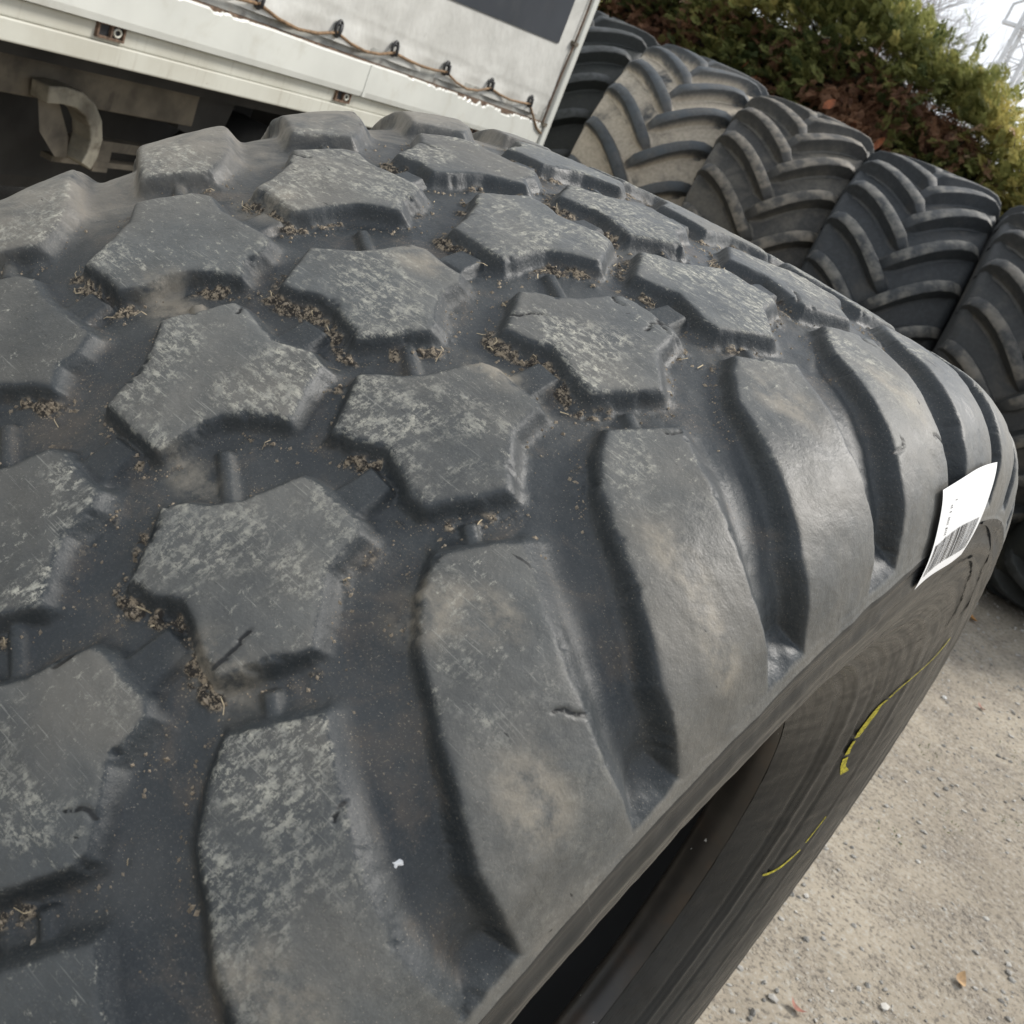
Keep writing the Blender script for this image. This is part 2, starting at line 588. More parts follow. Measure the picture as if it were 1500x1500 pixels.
def bar(p, q, w):
    (x0, y0), (x1, y1) = p, q
    l = math.hypot(x1 - x0, y1 - y0)
    nx, ny = -(y1 - y0) / l * w / 2, (x1 - x0) / l * w / 2
    return [(x0 + nx, y0 + ny), (x1 + nx, y1 + ny), (x1 - nx, y1 - ny), (x0 - nx, y0 - ny)]


RIBS = [bar((20, -176), (43, -191), 5.0), bar((-60, -131), (-40, -143), 5.0), bar((113, -229), (123, -236), 5.0), bar((-145, -82), (-155, -76), 5.0)]
WEDGE = [(116, -259), (124, -288), (134, -292), (138, -281), (126, -266)]


def poly_sd(poly, X, Y):
    """signed distance, positive inside"""
    d = np.full(X.shape, 1e9)
    ins = np.zeros(X.shape, bool)
    n = len(poly)
    for i in range(n):
        ax, ay = poly[i]
        bx, by = poly[(i + 1) % n]
        ex, ey = bx - ax, by - ay
        wx, wy = X - ax, Y - ay
        t = np.clip((wx * ex + wy * ey) / (ex * ex + ey * ey + 1e-12), 0, 1)
        d = np.minimum(d, np.hypot(wx - ex * t, wy - ey * t))
        if ey != 0:
            c = ((ay > Y) != (by > Y)) & (X < ex * (Y - ay) / ey + ax)
            ins ^= c
    return np.where(ins, d, -d)


# grid
S_A, S_E = 262.0, -286.0
s_mid = np.arange(S_E, S_A + .1, 1.3)
LRm, LLm = LR_[-1] * 1000, LL_[-1] * 1000
s_r = np.concatenate([np.linspace(S_A, LRm - 1, 84)[1:]])
s_l = np.concatenate([np.linspace(-LLm + 1, s_mid[0], 60)[:-1]])
s_all = np.concatenate([s_l, s_mid, s_r])
T0, T1 = -480.0, 600.0
CIRC = PITCH * NP
t_all = np.concatenate([np.arange(T0, T1, 1.3), np.linspace(T1, T0 + CIRC, 380, endpoint=False)])
ns, nt = len(s_all), len(t_all)
SS, TT = np.meshgrid(s_all, t_all)          # rows = t
H = np.zeros_like(SS)
DM = np.full_like(SS, -60.0)                # distance to the nearest running face
ID = np.full(SS.shape, -1, np.int32)
WEAR = np.zeros_like(SS)
names = []
ys_d = np.array([-7.0, -5.4, -4.1, -3.1, -2.1, -1.2, -0.4, 0.5, 1.6, 3.0])
ys_h = np.array([0, .05, .16, .36, .62, .80, .91, .965, .99, 1.0])
wob = fbm(SS / 9.0, TT / 9.0, 3, 3) - 0.5
wob2 = fbm(SS / 2.6, TT / 2.6, 2, 8) - 0.5
chip = fbm(SS / 7.0, TT / 7.0, 4, 21)
chipk = np.clip((chip - 0.715) / 0.06, 0, 1)


def stamp(poly, k, level, name, wobble=1.0):
    P = [(s, t + k * PITCH) for s, t in poly]
    cy = sum(t for s, t in P) / len(P)
    sh = 0.0
    if cy - 120 < T0:
        sh = CIRC
    elif cy + 120 > T0 + CIRC:
        sh = -CIRC
    P = [(s, t + sh) for s, t in P]
    x0, x1 = min(s for s, t in P) - 62, max(s for s, t in P) + 62
    y0, y1 = min(t for s, t in P) - 62, max(t for s, t in P) + 62
    i0, i1 = np.searchsorted(s_all, (x0, x1))
    j0, j1 = np.searchsorted(t_all, (y0, y1))
    if i1 - i0 < 3 or j1 - j0 < 3:
        return
    sl = (slice(j0, j1), slice(i0, i1))
    d = poly_sd(P, SS[sl], TT[sl])
    bid = len(names)
    names.append((name, k))
    dd = d + wobble * (1.5 * wob[sl])
    if name != 'tread_rib' and name != 'tie_bar' and name != 'rubber_wedge':
        dd = dd - 1.8 * chipk[sl] * np.exp(-np.abs(d - 1) / 4.0)
    if name == 'tie_bar' or name == 'tread_rib':
        hh = level * np.interp(dd, [-2.6, -1.6, -.5, 0.4, 1.2], [0, .10, .58, .92, 1])
    elif name == 'rubber_wedge':
        hh = level * np.interp(dd, [-5, 0, 9], [0, .25, 1])
    else:
        # the rubber falls away gently on the trailing side and steeply on the other
        gt = np.gradient(d, axis=0) / np.maximum(np.gradient(TT[sl], axis=0), .2)
        gs = np.gradient(d, axis=1) / np.maximum(np.gradient(SS[sl], axis=1), .2)
        ot = np.clip(-gt / (np.hypot(gt, gs) + 1e-6), 0, 1)
        soft = (1.9 if name == 'shoulder_lug' and poly[0][0] > 0 else 0.7) * ot
        dd = np.where(dd < -1.0, -1.0 + (dd + 1.0) / (1 + soft), dd)
        hh = level * np.interp(dd, ys_d, ys_h)
    win = hh > H[sl]
    H[sl] = np.where(win, hh, H[sl])
    ID[sl] = np.where(win & (hh > 0.05), bid, ID[sl])
    if name in ('tread_block', 'shoulder_lug'):
        DM[sl] = np.maximum(DM[sl], d)
        WEAR[sl] = np.where(win, 0.60 + 0.40 * rnd.random(), WEAR[sl])


for k in range(-17, NP - 17):
    lv = lambda: 1.0 - 0.05 * rnd.random()
    stamp(PB, k, lv(), 'tread_block')
    stamp(PCO if k % 2 else PCE, k, lv(), 'tread_block')
    stamp(PD, k, lv(), 'tread_block')
    stamp(PA, k, lv(), 'shoulder_lug')
    stamp(PE, k, lv(), 'shoulder_lug')
    for q in TIES:
        stamp(q, k, 0.58, 'tie_bar', 0.3)
    for q in RIBS:
        stamp(q, k, 0.45, 'tread_rib', 0.2)
    if k % 3 != 1:
        stamp(WEDGE, k, 0.30, 'rubber_wedge', 1.0)

# the grooves run out on the shoulders in rounded scoops
endr = np.clip((SS - 238 + 5 * wob) / 19.0, 0, 1)
endl = np.clip((-SS - 262 + 5 * wob) / 13.0, 0, 1)
hb = np.maximum(endr, endl)
hb = hb * hb * (3 - 2 * hb)
H0 = np.maximum(H, 0)
H = np.maximum(H, hb)
ID = np.where((SS > 250) | (SS < -271), -1, ID)
DM = np.maximum(DM, np.maximum(SS - 250, -SS - 272))

TIEI = [i for i, n in enumerate(names) if n[0] in ('tie_bar', 'tread_rib')]
WEAR *= np.clip((215 - np.abs(SS + 12)) / 60, 0.12, 1)
# dried mud packed against the foot of the blocks
mz = np.exp(-((DM + 6.8) / 3.4) ** 2)
mn = fbm(SS / 16.0, TT / 16.0, 3, 41)
mfine = fbm(SS / 3.2, TT / 3.2, 3, 77)
centre = np.clip((150 - np.abs(SS + 10)) / 40, 0, 1)
gd_t = np.gradient(DM, axis=0) / np.maximum(np.gradient(TT, axis=0), .2)
gd_s = np.gradient(DM, axis=1) / np.maximum(np.gradient(SS, axis=1), .2)
gl = np.hypot(gd_t, gd_s) + 1e-6
dirw = np.clip(0.06 + 1.15 * np.clip(gd_t / gl, 0, 1) ** 1.5 + 0.30 * np.clip(-gd_s / gl, 0, 1), 0, 1)   # packed on the lower sides
MUD = dirw * mz * np.clip((mn - 0.45) / 0.10, 0, 1) * np.clip((mfine - 0.32) / 0.2, 0, 1) * centre * (H < 0.5) * np.where(np.isin(ID, TIEI), 0.25, 1.0)
depth = np.interp(np.abs(SS), [0, 150, 200, 245, 265, 290], [9.0, 9.6, 12.0, 11.5, 8.5, 7.0])
disp = depth * (1 - H)
# uneven wear of the faces, rippled groove bottoms, mud lumps
lump = (fbm(SS / 22.0, TT / 22.0, 3, 51) - 0.5)
disp = disp + lump * 1.5 + (fbm(SS / 5.0, TT / 5.0, 2, 61) - 0.5) * 0.35 * (np.abs(SS) < 255)
disp = disp - MUD * (1.0 + 3.2 * mfine)
# soft tan smudges of dust
SMUDGE = np.zeros_like(SS)
for (cs, ct, rs, rt) in ((188, -196, 26, 13), (205, -94, 22, 16), (150, -60, 14, 10), (132, -75, 16, 14), (176, 12, 20, 10), (96, -140, 18, 12), (-70, -40, 22, 14),
                         (20, -95, 16, 9), (60, 30, 20, 10), (214, 4, 24, 10), (-20, 60, 22, 12), (150, 130, 22, 14), (170, 215, 26, 12), (-110, 40, 24, 16)):
    SMUDGE += np.exp(-((SS - cs) / rs) ** 2 - ((TT - ct) / rt) ** 2)
# torn cracks running in from the block edges
CRACK = np.zeros_like(SS)
rc_ = random.Random(23)
shapes = {0: PB, 1: PCO, 2: PD, 3: PA}
for q in range(40):
    k = rc_.randint(-1, 7)
    col_ = rc_.choice((0, 0, 0, 1, 2, 3, 3))
    P = shapes[col_] if not (col_ == 1 and k % 2 == 0) else PCE
    i = rc_.randrange(len(P))
    p0, p1 = P[i], P[(i + 1) % len(P)]
    f_ = rc_.random()
    x, y = p0[0] + (p1[0] - p0[0]) * f_, p0[1] + (p1[1] - p0[1]) * f_ + k * PITCH
    if x > 215:
        continue
    mx, my = sum(p[0] for p in P) / len(P), sum(p[1] for p in P) / len(P) + k * PITCH
    a_ = math.atan2(my - y, mx - x) + rc_.uniform(-.9, .9)
    wdt = rc_.uniform(.55, 1.05)
    n_ = rc_.randint(2, 5)
    for q2 in range(n_):
        l = rc_.uniform(2.0, 5.5)
        x2, y2 = x + math.cos(a_) * l, y + math.sin(a_) * l
        i0, i1 = np.searchsorted(s_all, (min(x, x2) - 6, max(x, x2) + 6))
        j0, j1 = np.searchsorted(t_all, (min(y, y2) - 6, max(y, y2) + 6))
        if i1 <= i0 or j1 <= j0:
            break
        sl = (slice(j0, j1), slice(i0, i1))
        X, Y = SS[sl] - x, TT[sl] - y
        tt_ = np.clip((X * (x2 - x) + Y * (y2 - y)) / (l * l), 0, 1)
        dst = np.hypot(X - (x2 - x) * tt_, Y - (y2 - y) * tt_)
        CRACK[sl] = np.maximum(CRACK[sl], np.exp(-(dst / (wdt * (1 - .14 * q2))) ** 2))
        x, y = x2, y2
        a_ += rc_.uniform(-.9, .9)
disp = disp + 1.5 * CRACK * (H > .8)
# moulded rings on the sidewall
ring = np.zeros_like(SS)
for c0, w, hgt in ((263, 2.0, 1.2), (281, 5.0, 1.6), (300, 1.6, 0.8), (345, 2.0, 0.9), (384, 2.5, -1.4), (405, 3.0, 1.6), (418, 2.5, -1.5)):
    ring += hgt * np.exp(-((np.abs(SS) - c0 + 0 * TT) / w) ** 2)
disp = disp - ring

x_, r_ = prof(SS / 1000.0)
nx_, nr_ = prof_n(SS / 1000.0)
x_ = x_ - nx_ * disp / 1000.0
r_ = r_ - nr_ * disp / 1000.0
A_ = TT / 600.0
VV = np.stack([x_ + OFF[0], r_ * np.sin(A_) + OFF[1], r_ * np.cos(A_) + OFF[2]], -1)
# vertex normals from the whole grid, so that split parts shade as one surface
du = np.empty_like(VV)
du[:, 1:-1] = VV[:, 2:] - VV[:, :-2]
du[:, 0] = VV[:, 1] - VV[:, 0]
du[:, -1] = VV[:, -1] - VV[:, -2]
dv = np.roll(VV, -1, 0) - np.roll(VV, 1, 0)
NN = np.cross(dv, du)
NN /= np.linalg.norm(NN, axis=-1, keepdims=True) + 1e-12
cen = np.array([0, OFF[1], OFF[2]])
if ((VV - cen) * NN).sum(-1).mean() < 0:
    NN = -NN
st_ = np.stack([SS / 1000.0, TT / 1000.0, np.zeros_like(SS)], -1)
jj, ii = np.meshgrid(np.arange(nt), np.arange(ns - 1), indexing='ij')
jn = (jj + 1) % nt
Q = np.stack([jj * ns + ii, jj * ns + ii + 1, jn * ns + ii + 1, jn * ns + ii], -1).reshape(-1, 4)
Hf, IDf = H.ravel(), ID.ravel()
Vf, Nf, stf = VV.reshape(-1, 3), NN.reshape(-1, 3), st_.reshape(-1, 3)
SMf = SMUDGE.ravel()
MUDf, CRf, WEf = MUD.ravel(), CRACK.ravel(), WEAR.ravel()
best = Hf[Q].argmax(1)
fid = IDf[Q][np.arange(len(Q)), best]
fid = np.where(Hf[Q].max(1) > 0.10, fid, -1)
sq = SS.ravel()[Q].mean(1)
fid = np.where(sq > S_A, -2, fid)
fid = np.where(sq < S_E, -3, fid)
fid = np.where((sq > LRm - 26), -4, fid)
fid = np.where((sq < -LLm + 26), -5, fid)
# only pitches that the photograph shows become single parts
vis = np.array([(-2 <= k <= 9) for _, k in names] + [False])
keep = (fid >= 0) & vis[fid]
fid = np.where((fid >= 0) & ~keep, -1, fid)
flip = np.dot(np.cross(Vf[Q[0, 1]] - Vf[Q[0, 0]], Vf[Q[0, 2]] - Vf[Q[0, 0]]), Nf[Q[0, 0]]) < 0
if flip:
    Q = Q[:, ::-1]


def part(name, mask, mat):
    q = Q[mask]
    if not len(q):
        return None
    u, inv = np.unique(q, return_inverse=True)
    return mesh_np(name, Vf[u], inv.reshape(-1, 4), mat, tire, True, Nf[u],
                   dict(h=Hf[u], mud=MUDf[u], crack=CRf[u], smudge=SMf[u], wear=WEf[u], st=stf[u]))


part('carcass', fid == -1, M_TREAD)
sidewall_r = part('sidewall', fid == -2, M_SIDE)
part('sidewall', fid == -3, M_SIDE)
part('bead', fid == -4, M_SIDE)
part('bead', fid == -5, M_SIDE)
order = np.argsort(fid, kind='stable')
fs = fid[order]
for bid, (nm, k) in enumerate(names):
    if not vis[bid]:
        continue
    a, b = np.searchsorted(fs, (bid, bid + 1))
    if b - a < 8:
        continue
    part(nm, order[a:b], M_TREAD)

# inside of the casing: bead seats and inner liner
na = 200
ang = np.linspace(0, 2 * PI, na, endpoint=False)
sec = [(.1622, .3358), (.152, .3300), (.134, .3305), (.127, .3345), (.125, .342), (.133, .360), (.158, .392), (.184, .43), (.199, .47), (.203, .505), (.193, .535), (.165, .552), (.08, .566), (0, .568)]
sec = sec + [(-(x + .024 * min(1, x / .12)), r - 0.003) for x, r in sec[-2::-1]]
sec = np.array(sec)


def revolve(P, name, mat, parent, closed=True):
    m_ = len(P)
    V = np.stack([np.repeat(P[:, 0][None], na, 0) + OFF[0], np.sin(ang)[:, None] * P[:, 1] + OFF[1], np.cos(ang)[:, None] * P[:, 1] + OFF[2]], -1).reshape(-1, 3)
    j, i = np.meshgrid(np.arange(na), np.arange(m_ - 1), indexing='ij')
    j2 = (j + 1) % na
    F = np.stack([j * m_ + i, j * m_ + i + 1, j2 * m_ + i + 1, j2 * m_ + i], -1).reshape(-1, 4)
    stt = np.stack([np.repeat(np.arange(m_)[None], na, 0).ravel() * .01, np.repeat(ang[:, None], m_, 1).ravel() * .3, np.zeros(na * m_)], 1)
    return mesh_np(name, V, F, mat, parent, True, None, dict(st=stt))


revolve(sec[:6], 'bead_seat', M_BEAD, tire)
revolve(sec[5:-5], 'inner_liner', M_LINER, tire)
revolve(sec[-6:], 'bead_seat', M_BEAD, tire)


# sticker with a barcode, stuck on the shoulder
def patch(name, s0, s1, a0, a1, mat, parent, off, n=14, m_=14, fn=None):
    s, a = np.meshgrid(np.linspace(s0, s1, n), np.linspace(a0, a1, m_), indexing='ij')
    if fn:
        s, a, o = fn(s, a)
    else:
        o = np.zeros_like(s)
    V = surf(s, a, off + o)
    i, j = np.meshgrid(np.arange(n - 1), np.arange(m_ - 1), indexing='ij')
    b = (i * m_ + j).ravel()
    F = np.stack([b, b + 1, b + m_ + 1, b + m_], 1)
    return mesh_np(name, V.reshape(-1, 3), F, mat, parent)


def curl(s, a):
    u, v = (s - .225) / .054, (a - .345) / .18
    o = 0.0005 * np.sin(7 * v + 3 * u) + 0.004 * np.clip(v - 0.8, 0, 1) * (1 - u) + 0.0012 * np.clip(0.2 - u, 0, 1)
    return s, a - 0.010 * u * v, o


sticker = patch('label_sticker', .225, .279, .345, .525, M_PAPER, tire, .0022, 24, 30, curl)
sticker['label'] = 'white paper sticker with a printed barcode'
bv, bf = [], []
a = .353
while a < .508:
    w = rnd.choice((.0018, .0018, .003, .0042))
    s, aa = np.meshgrid(np.linspace(.2545, .2725, 5), np.linspace(a, a + w, 2), indexing='ij')
    s2, a2, o = curl(s, aa)
    V = surf(s2, a2, .0026 + o).reshape(-1, 3)
    b0 = len(bv)
    bv += V.tolist()
    bf += [(b0 + 2 * i, b0 + 2 * i + 1, b0 + 2 * i + 3, b0 + 2 * i + 2) for i in range(4)]
    a += w + rnd.choice((.0020, .0026, .0034))
mesh_np('barcode', bv, bf, M_INK, sticker, False)
# small lines of print beside it
bv, bf = [], []
for (s0, a0, ln) in ((.2345, .372, 5), (.2410, .372, 7), (.2480, .374, 4), (.2530, .383, 6), (.2340, .384, 3)):
    for i in range(ln):
        if rnd.random() < .25:
            continue
        s, aa = np.meshgrid(np.linspace(s0 + i * .0011, s0 + i * .0011 + .0007, 2), np.linspace(a0, a0 + rnd.uniform(.0022, .0042), 2), indexing='ij')
        s2, a2, o = curl(s, aa)
        b0 = len(bv)
        bv += surf(s2, a2, .0026 + o).reshape(-1, 3).tolist()
        bf += [(b0, b0 + 1, b0 + 3, b0 + 2)]
mesh_np('print_marks', bv, bf, M_INK, sticker, False)


def ribbon(name, pts_, w, mat, off, parent, taper=True):
    P = np.array(pts_, float)
    # smooth resample in (s, t=a*.5)
    Q2 = np.vstack([2 * P[0] - P[1], P, 2 * P[-1] - P[-2]])
    out = []
    for i in range(len(P) - 1):
        p0, p1, p2, p3 = Q2[i:i + 4]
        for t in np.linspace(0, 1, 14, endpoint=False):
            out.append(.5 * ((2 * p1) + (-p0 + p2) * t + (2 * p0 - 5 * p1 + 4 * p2 - p3) * t * t + (-p0 + 3 * p1 - 3 * p2 + p3) * t ** 3))
    out.append(P[-1])
    out = np.array(out)
    m2 = out * np.array([1, .46])
    t = np.gradient(m2, axis=0)
    t /= np.linalg.norm(t, axis=1, keepdims=True) + 1e-9
    nrm = np.stack([-t[:, 1], t[:, 0]], 1)
    ww = w * (0.65 + 0.7 * vnoise(np.arange(len(out)) / 14.0, np.zeros(len(out)), 3))[:, None]
    rows = []
    for q in (-1, -.33, .33, 1):
        e = m2 + nrm * ww * q * .5
        rows.append(surf(e[:, 0], e[:, 1] / .46, off))
    V = np.stack(rows, 1).reshape(-1, 3)
    F = []
    for i in range(len(out) - 1):
        for j in range(3):
            F.append((i * 4 + j, i * 4 + j + 1, (i + 1) * 4 + j + 1, (i + 1) * 4 + j))
    return mesh_np(name, V, F, mat, parent)


ribbon('chalk_mark', [(.308, 1.205), (.323, 1.26), (.352, 1.309), (.362, 1.34)], .0030, M_CHALK, .0007, tire)
ribbon('chalk_mark', [(.364, 1.345), (.370, 1.365), (.3725, 1.40), (.377, 1.46), (.379, 1.50)], .0065, M_CHALK, .0007, tire)
ribbon('chalk_mark', [(.3795, 1.515), (.380, 1.55), (.379, 1.58)], .0050, M_CHALK, .0007, tire)
ribbon('chalk_mark', [(.3785, 1.595), (.374, 1.64), (.366, 1.675)], .0085, M_CHALK, .0007, tire)
ribbon('chalk_mark', [(.347, 1.868), (.350, 1.92), (.353, 1.96)], .0022, M_CHALK, .0007, tire)
ribbon('chalk_mark', [(.354, 1.985), (.363, 2.02), (.372, 2.045), (.384, 2.060), (.391, 2.062)], .0040, M_CHALK, .0007, tire)
for q in range(9):
    a_ = .42 + q * .075 + rnd.uniform(-.015, .015)
    ribbon('moulded_rib', [(.333 + rnd.uniform(0, .006), a_), (.341, a_ + .004), (.352 + rnd.uniform(0, .01), a_ + .006)], .0016, M_BEAD, .0006, tire)
# moulded outlines on the sidewall
ribbon('moulded_outline', [(.262, .56), (.264, .60), (.272, .70), (.281, .80), (.292, .92), (.299, 1.03), (.306, 1.10)], .003, M_SIDE, .0016, tire)
ribbon('moulded_outline', [(.296, .52), (.290, .60), (.289, .65), (.296, .74), (.307, .871), (.314, 1.0), (.322, 1.10)], .0026, M_SIDE, .0016, tire)

# crumbs of dry mud and straw lying in the grooves
cand = np.where((t_all[:, None] > -420) & (t_all[:, None] < 330) & (SS > -160) & (SS < 150) & (H < 0.45) & (DM < -4))
cj, ci = cand
wgt = 0.03 + 3.0 * MUD[cand] + 0.9 * np.exp(-((DM[cand] + 7) / 4) ** 2) * (0.12 + dirw[cand])
wgt /= wgt.sum()
pick = rng.choice(len(cj), 8500, p=wgt)
TW = np.array(TM)
cv_, cf_ = [], []
for q in pick:
    j, i = cj[q], ci[q]
    p = VV[j, i]
    n = NN[j, i]
    size = 0.00022 + 0.0009 * rng.random() ** 6
    u = rng.normal(size=3)
    u -= n * (u @ n)
    u /= np.linalg.norm(u)
    w = np.cross(n, u)
    b0 = len(cv_)
    ax_ = size * rng.uniform(.7, 1.8)
    pts6 = [p + n * size * .9, p + u * ax_, p + w * size, p - u * ax_ * .8, p - w * size * rng.uniform(.6, 1.2), p - n * size * .3]
    cv_ += pts6
    cf_ += [(b0, b0 + 1, b0 + 2), (b0, b0 + 2, b0 + 3), (b0, b0 + 3, b0 + 4), (b0, b0 + 4, b0 + 1), (b0 + 5, b0 + 2, b0 + 1), (b0 + 5, b0 + 3, b0 + 2), (b0 + 5, b0 + 4, b0 + 3), (b0 + 5, b0 + 1, b0 + 4)]
cr = mesh_np('mud_crumbs', np.array(cv_) @ TW.T, cf_, M_CRUMB, None, False)
tag(cr, 'crumbs of dry brown mud lying in the tire grooves', kind='stuff')
sv, sf = [], []
wg2 = MUD[cand] + 0.01
wg2 /= wg2.sum()
for q in rng.choice(len(cj), 110, p=wg2):
    j, i = cj[q], ci[q]
    p = VV[j, i] + NN[j, i] * 0.0008
    n = NN[j, i]
    u = rng.normal(size=3)
    u -= n * (u @ n) * rng.uniform(.6, 1)
    u /= np.linalg.norm(u)
    w = np.cross(n, u) * rng.uniform(.00015, .0003)
    l = rng.uniform(.001, .0035)
    k = rng.normal(size=3) * l * .25
    b0 = len(sv)
    sv += [p - u * l - w, p - u * l + w, p + k + n * .0006 + w, p + k + n * .0006 - w, p + u * l + w, p + u * l - w]
    sf += [(b0, b0 + 1, b0 + 2, b0 + 3), (b0 + 3, b0 + 2, b0 + 4, b0 + 5)]
so = mesh_np('straw_bits', np.array(sv) @ TW.T, sf, M_STRAW, None, False)
tag(so, 'bits of dry straw and roots stuck beside the tread blocks', kind='stuff')


def scrap():
    b = MB()
    c0 = Vector(surf(np.array(.1885), np.array(-.2368), -0.0115).tolist())
    nx, nr = prof_n(np.array(.1885))
    n = Vector((float(nx), float(nr) * math.sin(-.2368), float(nr) * math.cos(-.2368)))
    u = n.orthogonal().normalized()
    w = n.cross(u)
    V = []
    for i in range(9):
        a_ = 2 * PI * i / 9
        r = 0.0018 * (0.55 + 0.9 * rnd.random())
        V.append(c0 + (u * math.cos(a_) * 1.25 + w * math.sin(a_)) * r + n * (0.0008 * math.sin(3 * a_) + 0.001))
    V.append(c0 + n * 0.0022)
    b.add([TM @ v for v in V], [(i, (i + 1) % 9, 9) for i in range(9)])
    o = b.build('paper_scrap', M_PAPER)
    tag(o, 'tiny torn white paper scrap lying in the groove between the two front shoulder lugs', 'scrap')


scrap()

# ================================================================== TRACTOR TIRES
def ag_lug(R, side, mat, seed):
    """one curved traction bar; path over the tread from the centre to the shoulder, modelled at the top of the tire"""
    r0 = random.Random(seed)
    path = [(-.022, .018), (.01, -.012), (.05, -.056), (.10, -.108), (.15, -.152), (.20, -.187), (.245, -.210), (.275, -.221), (.293, -.226), (.301, -.227)]
    rc = lambda x: R - 0.058 - 0.30 * x * x                    # casing
    lugh = [.056, .058, .059, .060, .062, .063, .062, .054, .038, .014]
    drop = [0, 0, 0, 0, 0, 0, .004, .018, .045, .095]
    V, hs = [], []
    prof8 = [(-.044, -.012, 0), (-.0325, .015, .1), (-.0310, .07, .15), (-.0240, .86, .8), (-.0228, .95, .9), (-.0200, 1.0, 1), (.0200, 1.0, 1), (.0228, .95, .9), (.0240, .86, .8), (.0310, .07, .15), (.0325, .015, .1), (.044, -.012, 0)]
    m_ = len(path)
    for i, (x, t) in enumerate(path):
        x0, t0 = path[max(i - 1, 0)]
        x1, t1 = path[min(i + 1, m_ - 1)]
        dx, dt = x1 - x0, t1 - t0
        l = math.hypot(dx, dt)
        nx, ntt = -dt / l, dx / l
        for (o, hh, hv) in prof8:
            oo = o * (0.78 if i == 0 else 1.06)
            xx, tt = x + nx * oo, t + ntt * oo
            if i == m_ - 1:
                xx = x
            rr = rc(min(abs(x), .29)) - drop[i] + lugh[i] * hh * (0.25 if i == 0 else 1.0)
            a_ = tt / (R - .058)
            V.append((side * xx, -rr * math.sin(a_), rr * math.cos(a_)))
            hs.append(hv * (0.6 if i in (0, m_ - 1) else 1))
    k = len(prof8)
    F = []
    for i in range(m_ - 1):
        for j in range(k - 1):
            q = (i * k + j, i * k + j + 1, (i + 1) * k + j + 1, (i + 1) * k + j)
            F.append(q if side < 0 else q[::-1])
    # end cap at the centre
    b0 = len(V)
    x, t = path[0]
    a_ = t / (R - .058)
    rr = rc(0) - .004
    for (o, hh, hv) in prof8:
        xx, tt = x - .020, t + .016 + o * 0.85
        a2 = tt / (R - .058)
        V.append((side * xx, -rr * math.sin(a2), rr * math.cos(a2)))
        hs.append(0)
    for j in range(k - 1):
        q = (b0 + j, b0 + j + 1, j + 1, j)
        F.append(q if side < 0 else q[::-1])
    # second ring made full height
    return np.array(V), np.array(F), np.array(hs)


def ag_carcass(R, W):
    h = W / 2
    P = [(x, R - .058 - .30 * x * x) for x in np.linspace(0, .255, 9)]
    P += [(.278, R - .078), (.293, R - .105), (.302, R - .15), (.306, R - .22), (.298, R - .29), (.280, R - .35), (.255, R - .385), (.245, R - .392), (.20, R - .388), (.19, R - .37), (.25, R - .27), (.26, R - .17), (.20, R - .10), (0, R - .08)]
    P = [(x * h / .306, r) for x, r in P]
    P = P[::-1][:-1] if False else P
    left = [(-x, r) for x, r in P[1:-1]][::-1]
    ring = P + [(-x, r) for x, r in P[::-1][1:-1]]
    return np.array(ring)


def ag_tire(cx, cy, R, W, mat, label, phase, N=23, lean=0.0, yaw=0.0, seed=0):
    d = Vector((math.cos(.277), math.sin(.277), 0))
    X = Matrix.Rotation(yaw, 3, 'Z') @ d
    Z = Vector((0, 0, 1))
    Y = Z.cross(X)
    M = Matrix((X, Y, Z)).transposed().to_4x4()
    M = Matrix.Translation((cx, cy, ground_z(cx, cy) - 0.01)) @ M @ Matrix.Rotation(lean, 4, 'Y')
    root = empty('tractor_tire', M, label, 'tire', 'tractor tires standing in a row before the hedge')
    ring = ag_carcass(R, W)
    m_ = len(ring)
    n_ = 96
    an = np.linspace(0, 2 * PI, n_, endpoint=False)
    V = np.stack([np.repeat(ring[:, 0][None], n_, 0), np.sin(an)[:, None] * ring[:, 1], np.cos(an)[:, None] * ring[:, 1] + R], -1).reshape(-1, 3)
    j, i = np.meshgrid(np.arange(n_), np.arange(m_), indexing='ij')
    i2, j2 = (i + 1) % m_, (j + 1) % n_
    F = np.stack([j * m_ + i, j2 * m_ + i, j2 * m_ + i2, j * m_ + i2], -1).reshape(-1, 4)
    mesh_np('carcass', V, F, mat, root, True, None, dict(h=np.zeros(len(V))))
    sx = W / .612
    protos = []
    for side in (1, -1):
        V, F, hs = ag_lug(R, side, mat, seed)
        V = V * np.array([sx, 1, 1])
        o = mesh_np('traction_lug', V, F, mat, root, True, None, dict(h=hs))
        protos.append((o, side))
    for o, side in protos:
        for k in range(N):
            a_ = phase + 2 * PI * (k + (0.5 if side < 0 else 0)) / N
            oo = o if k == 0 else o.copy()
            if k:
                COL.objects.link(oo)
                oo.parent = root
            oo.location = (0, 0, R)
            oo.rotation_euler = (a_, 0, 0)
    return root


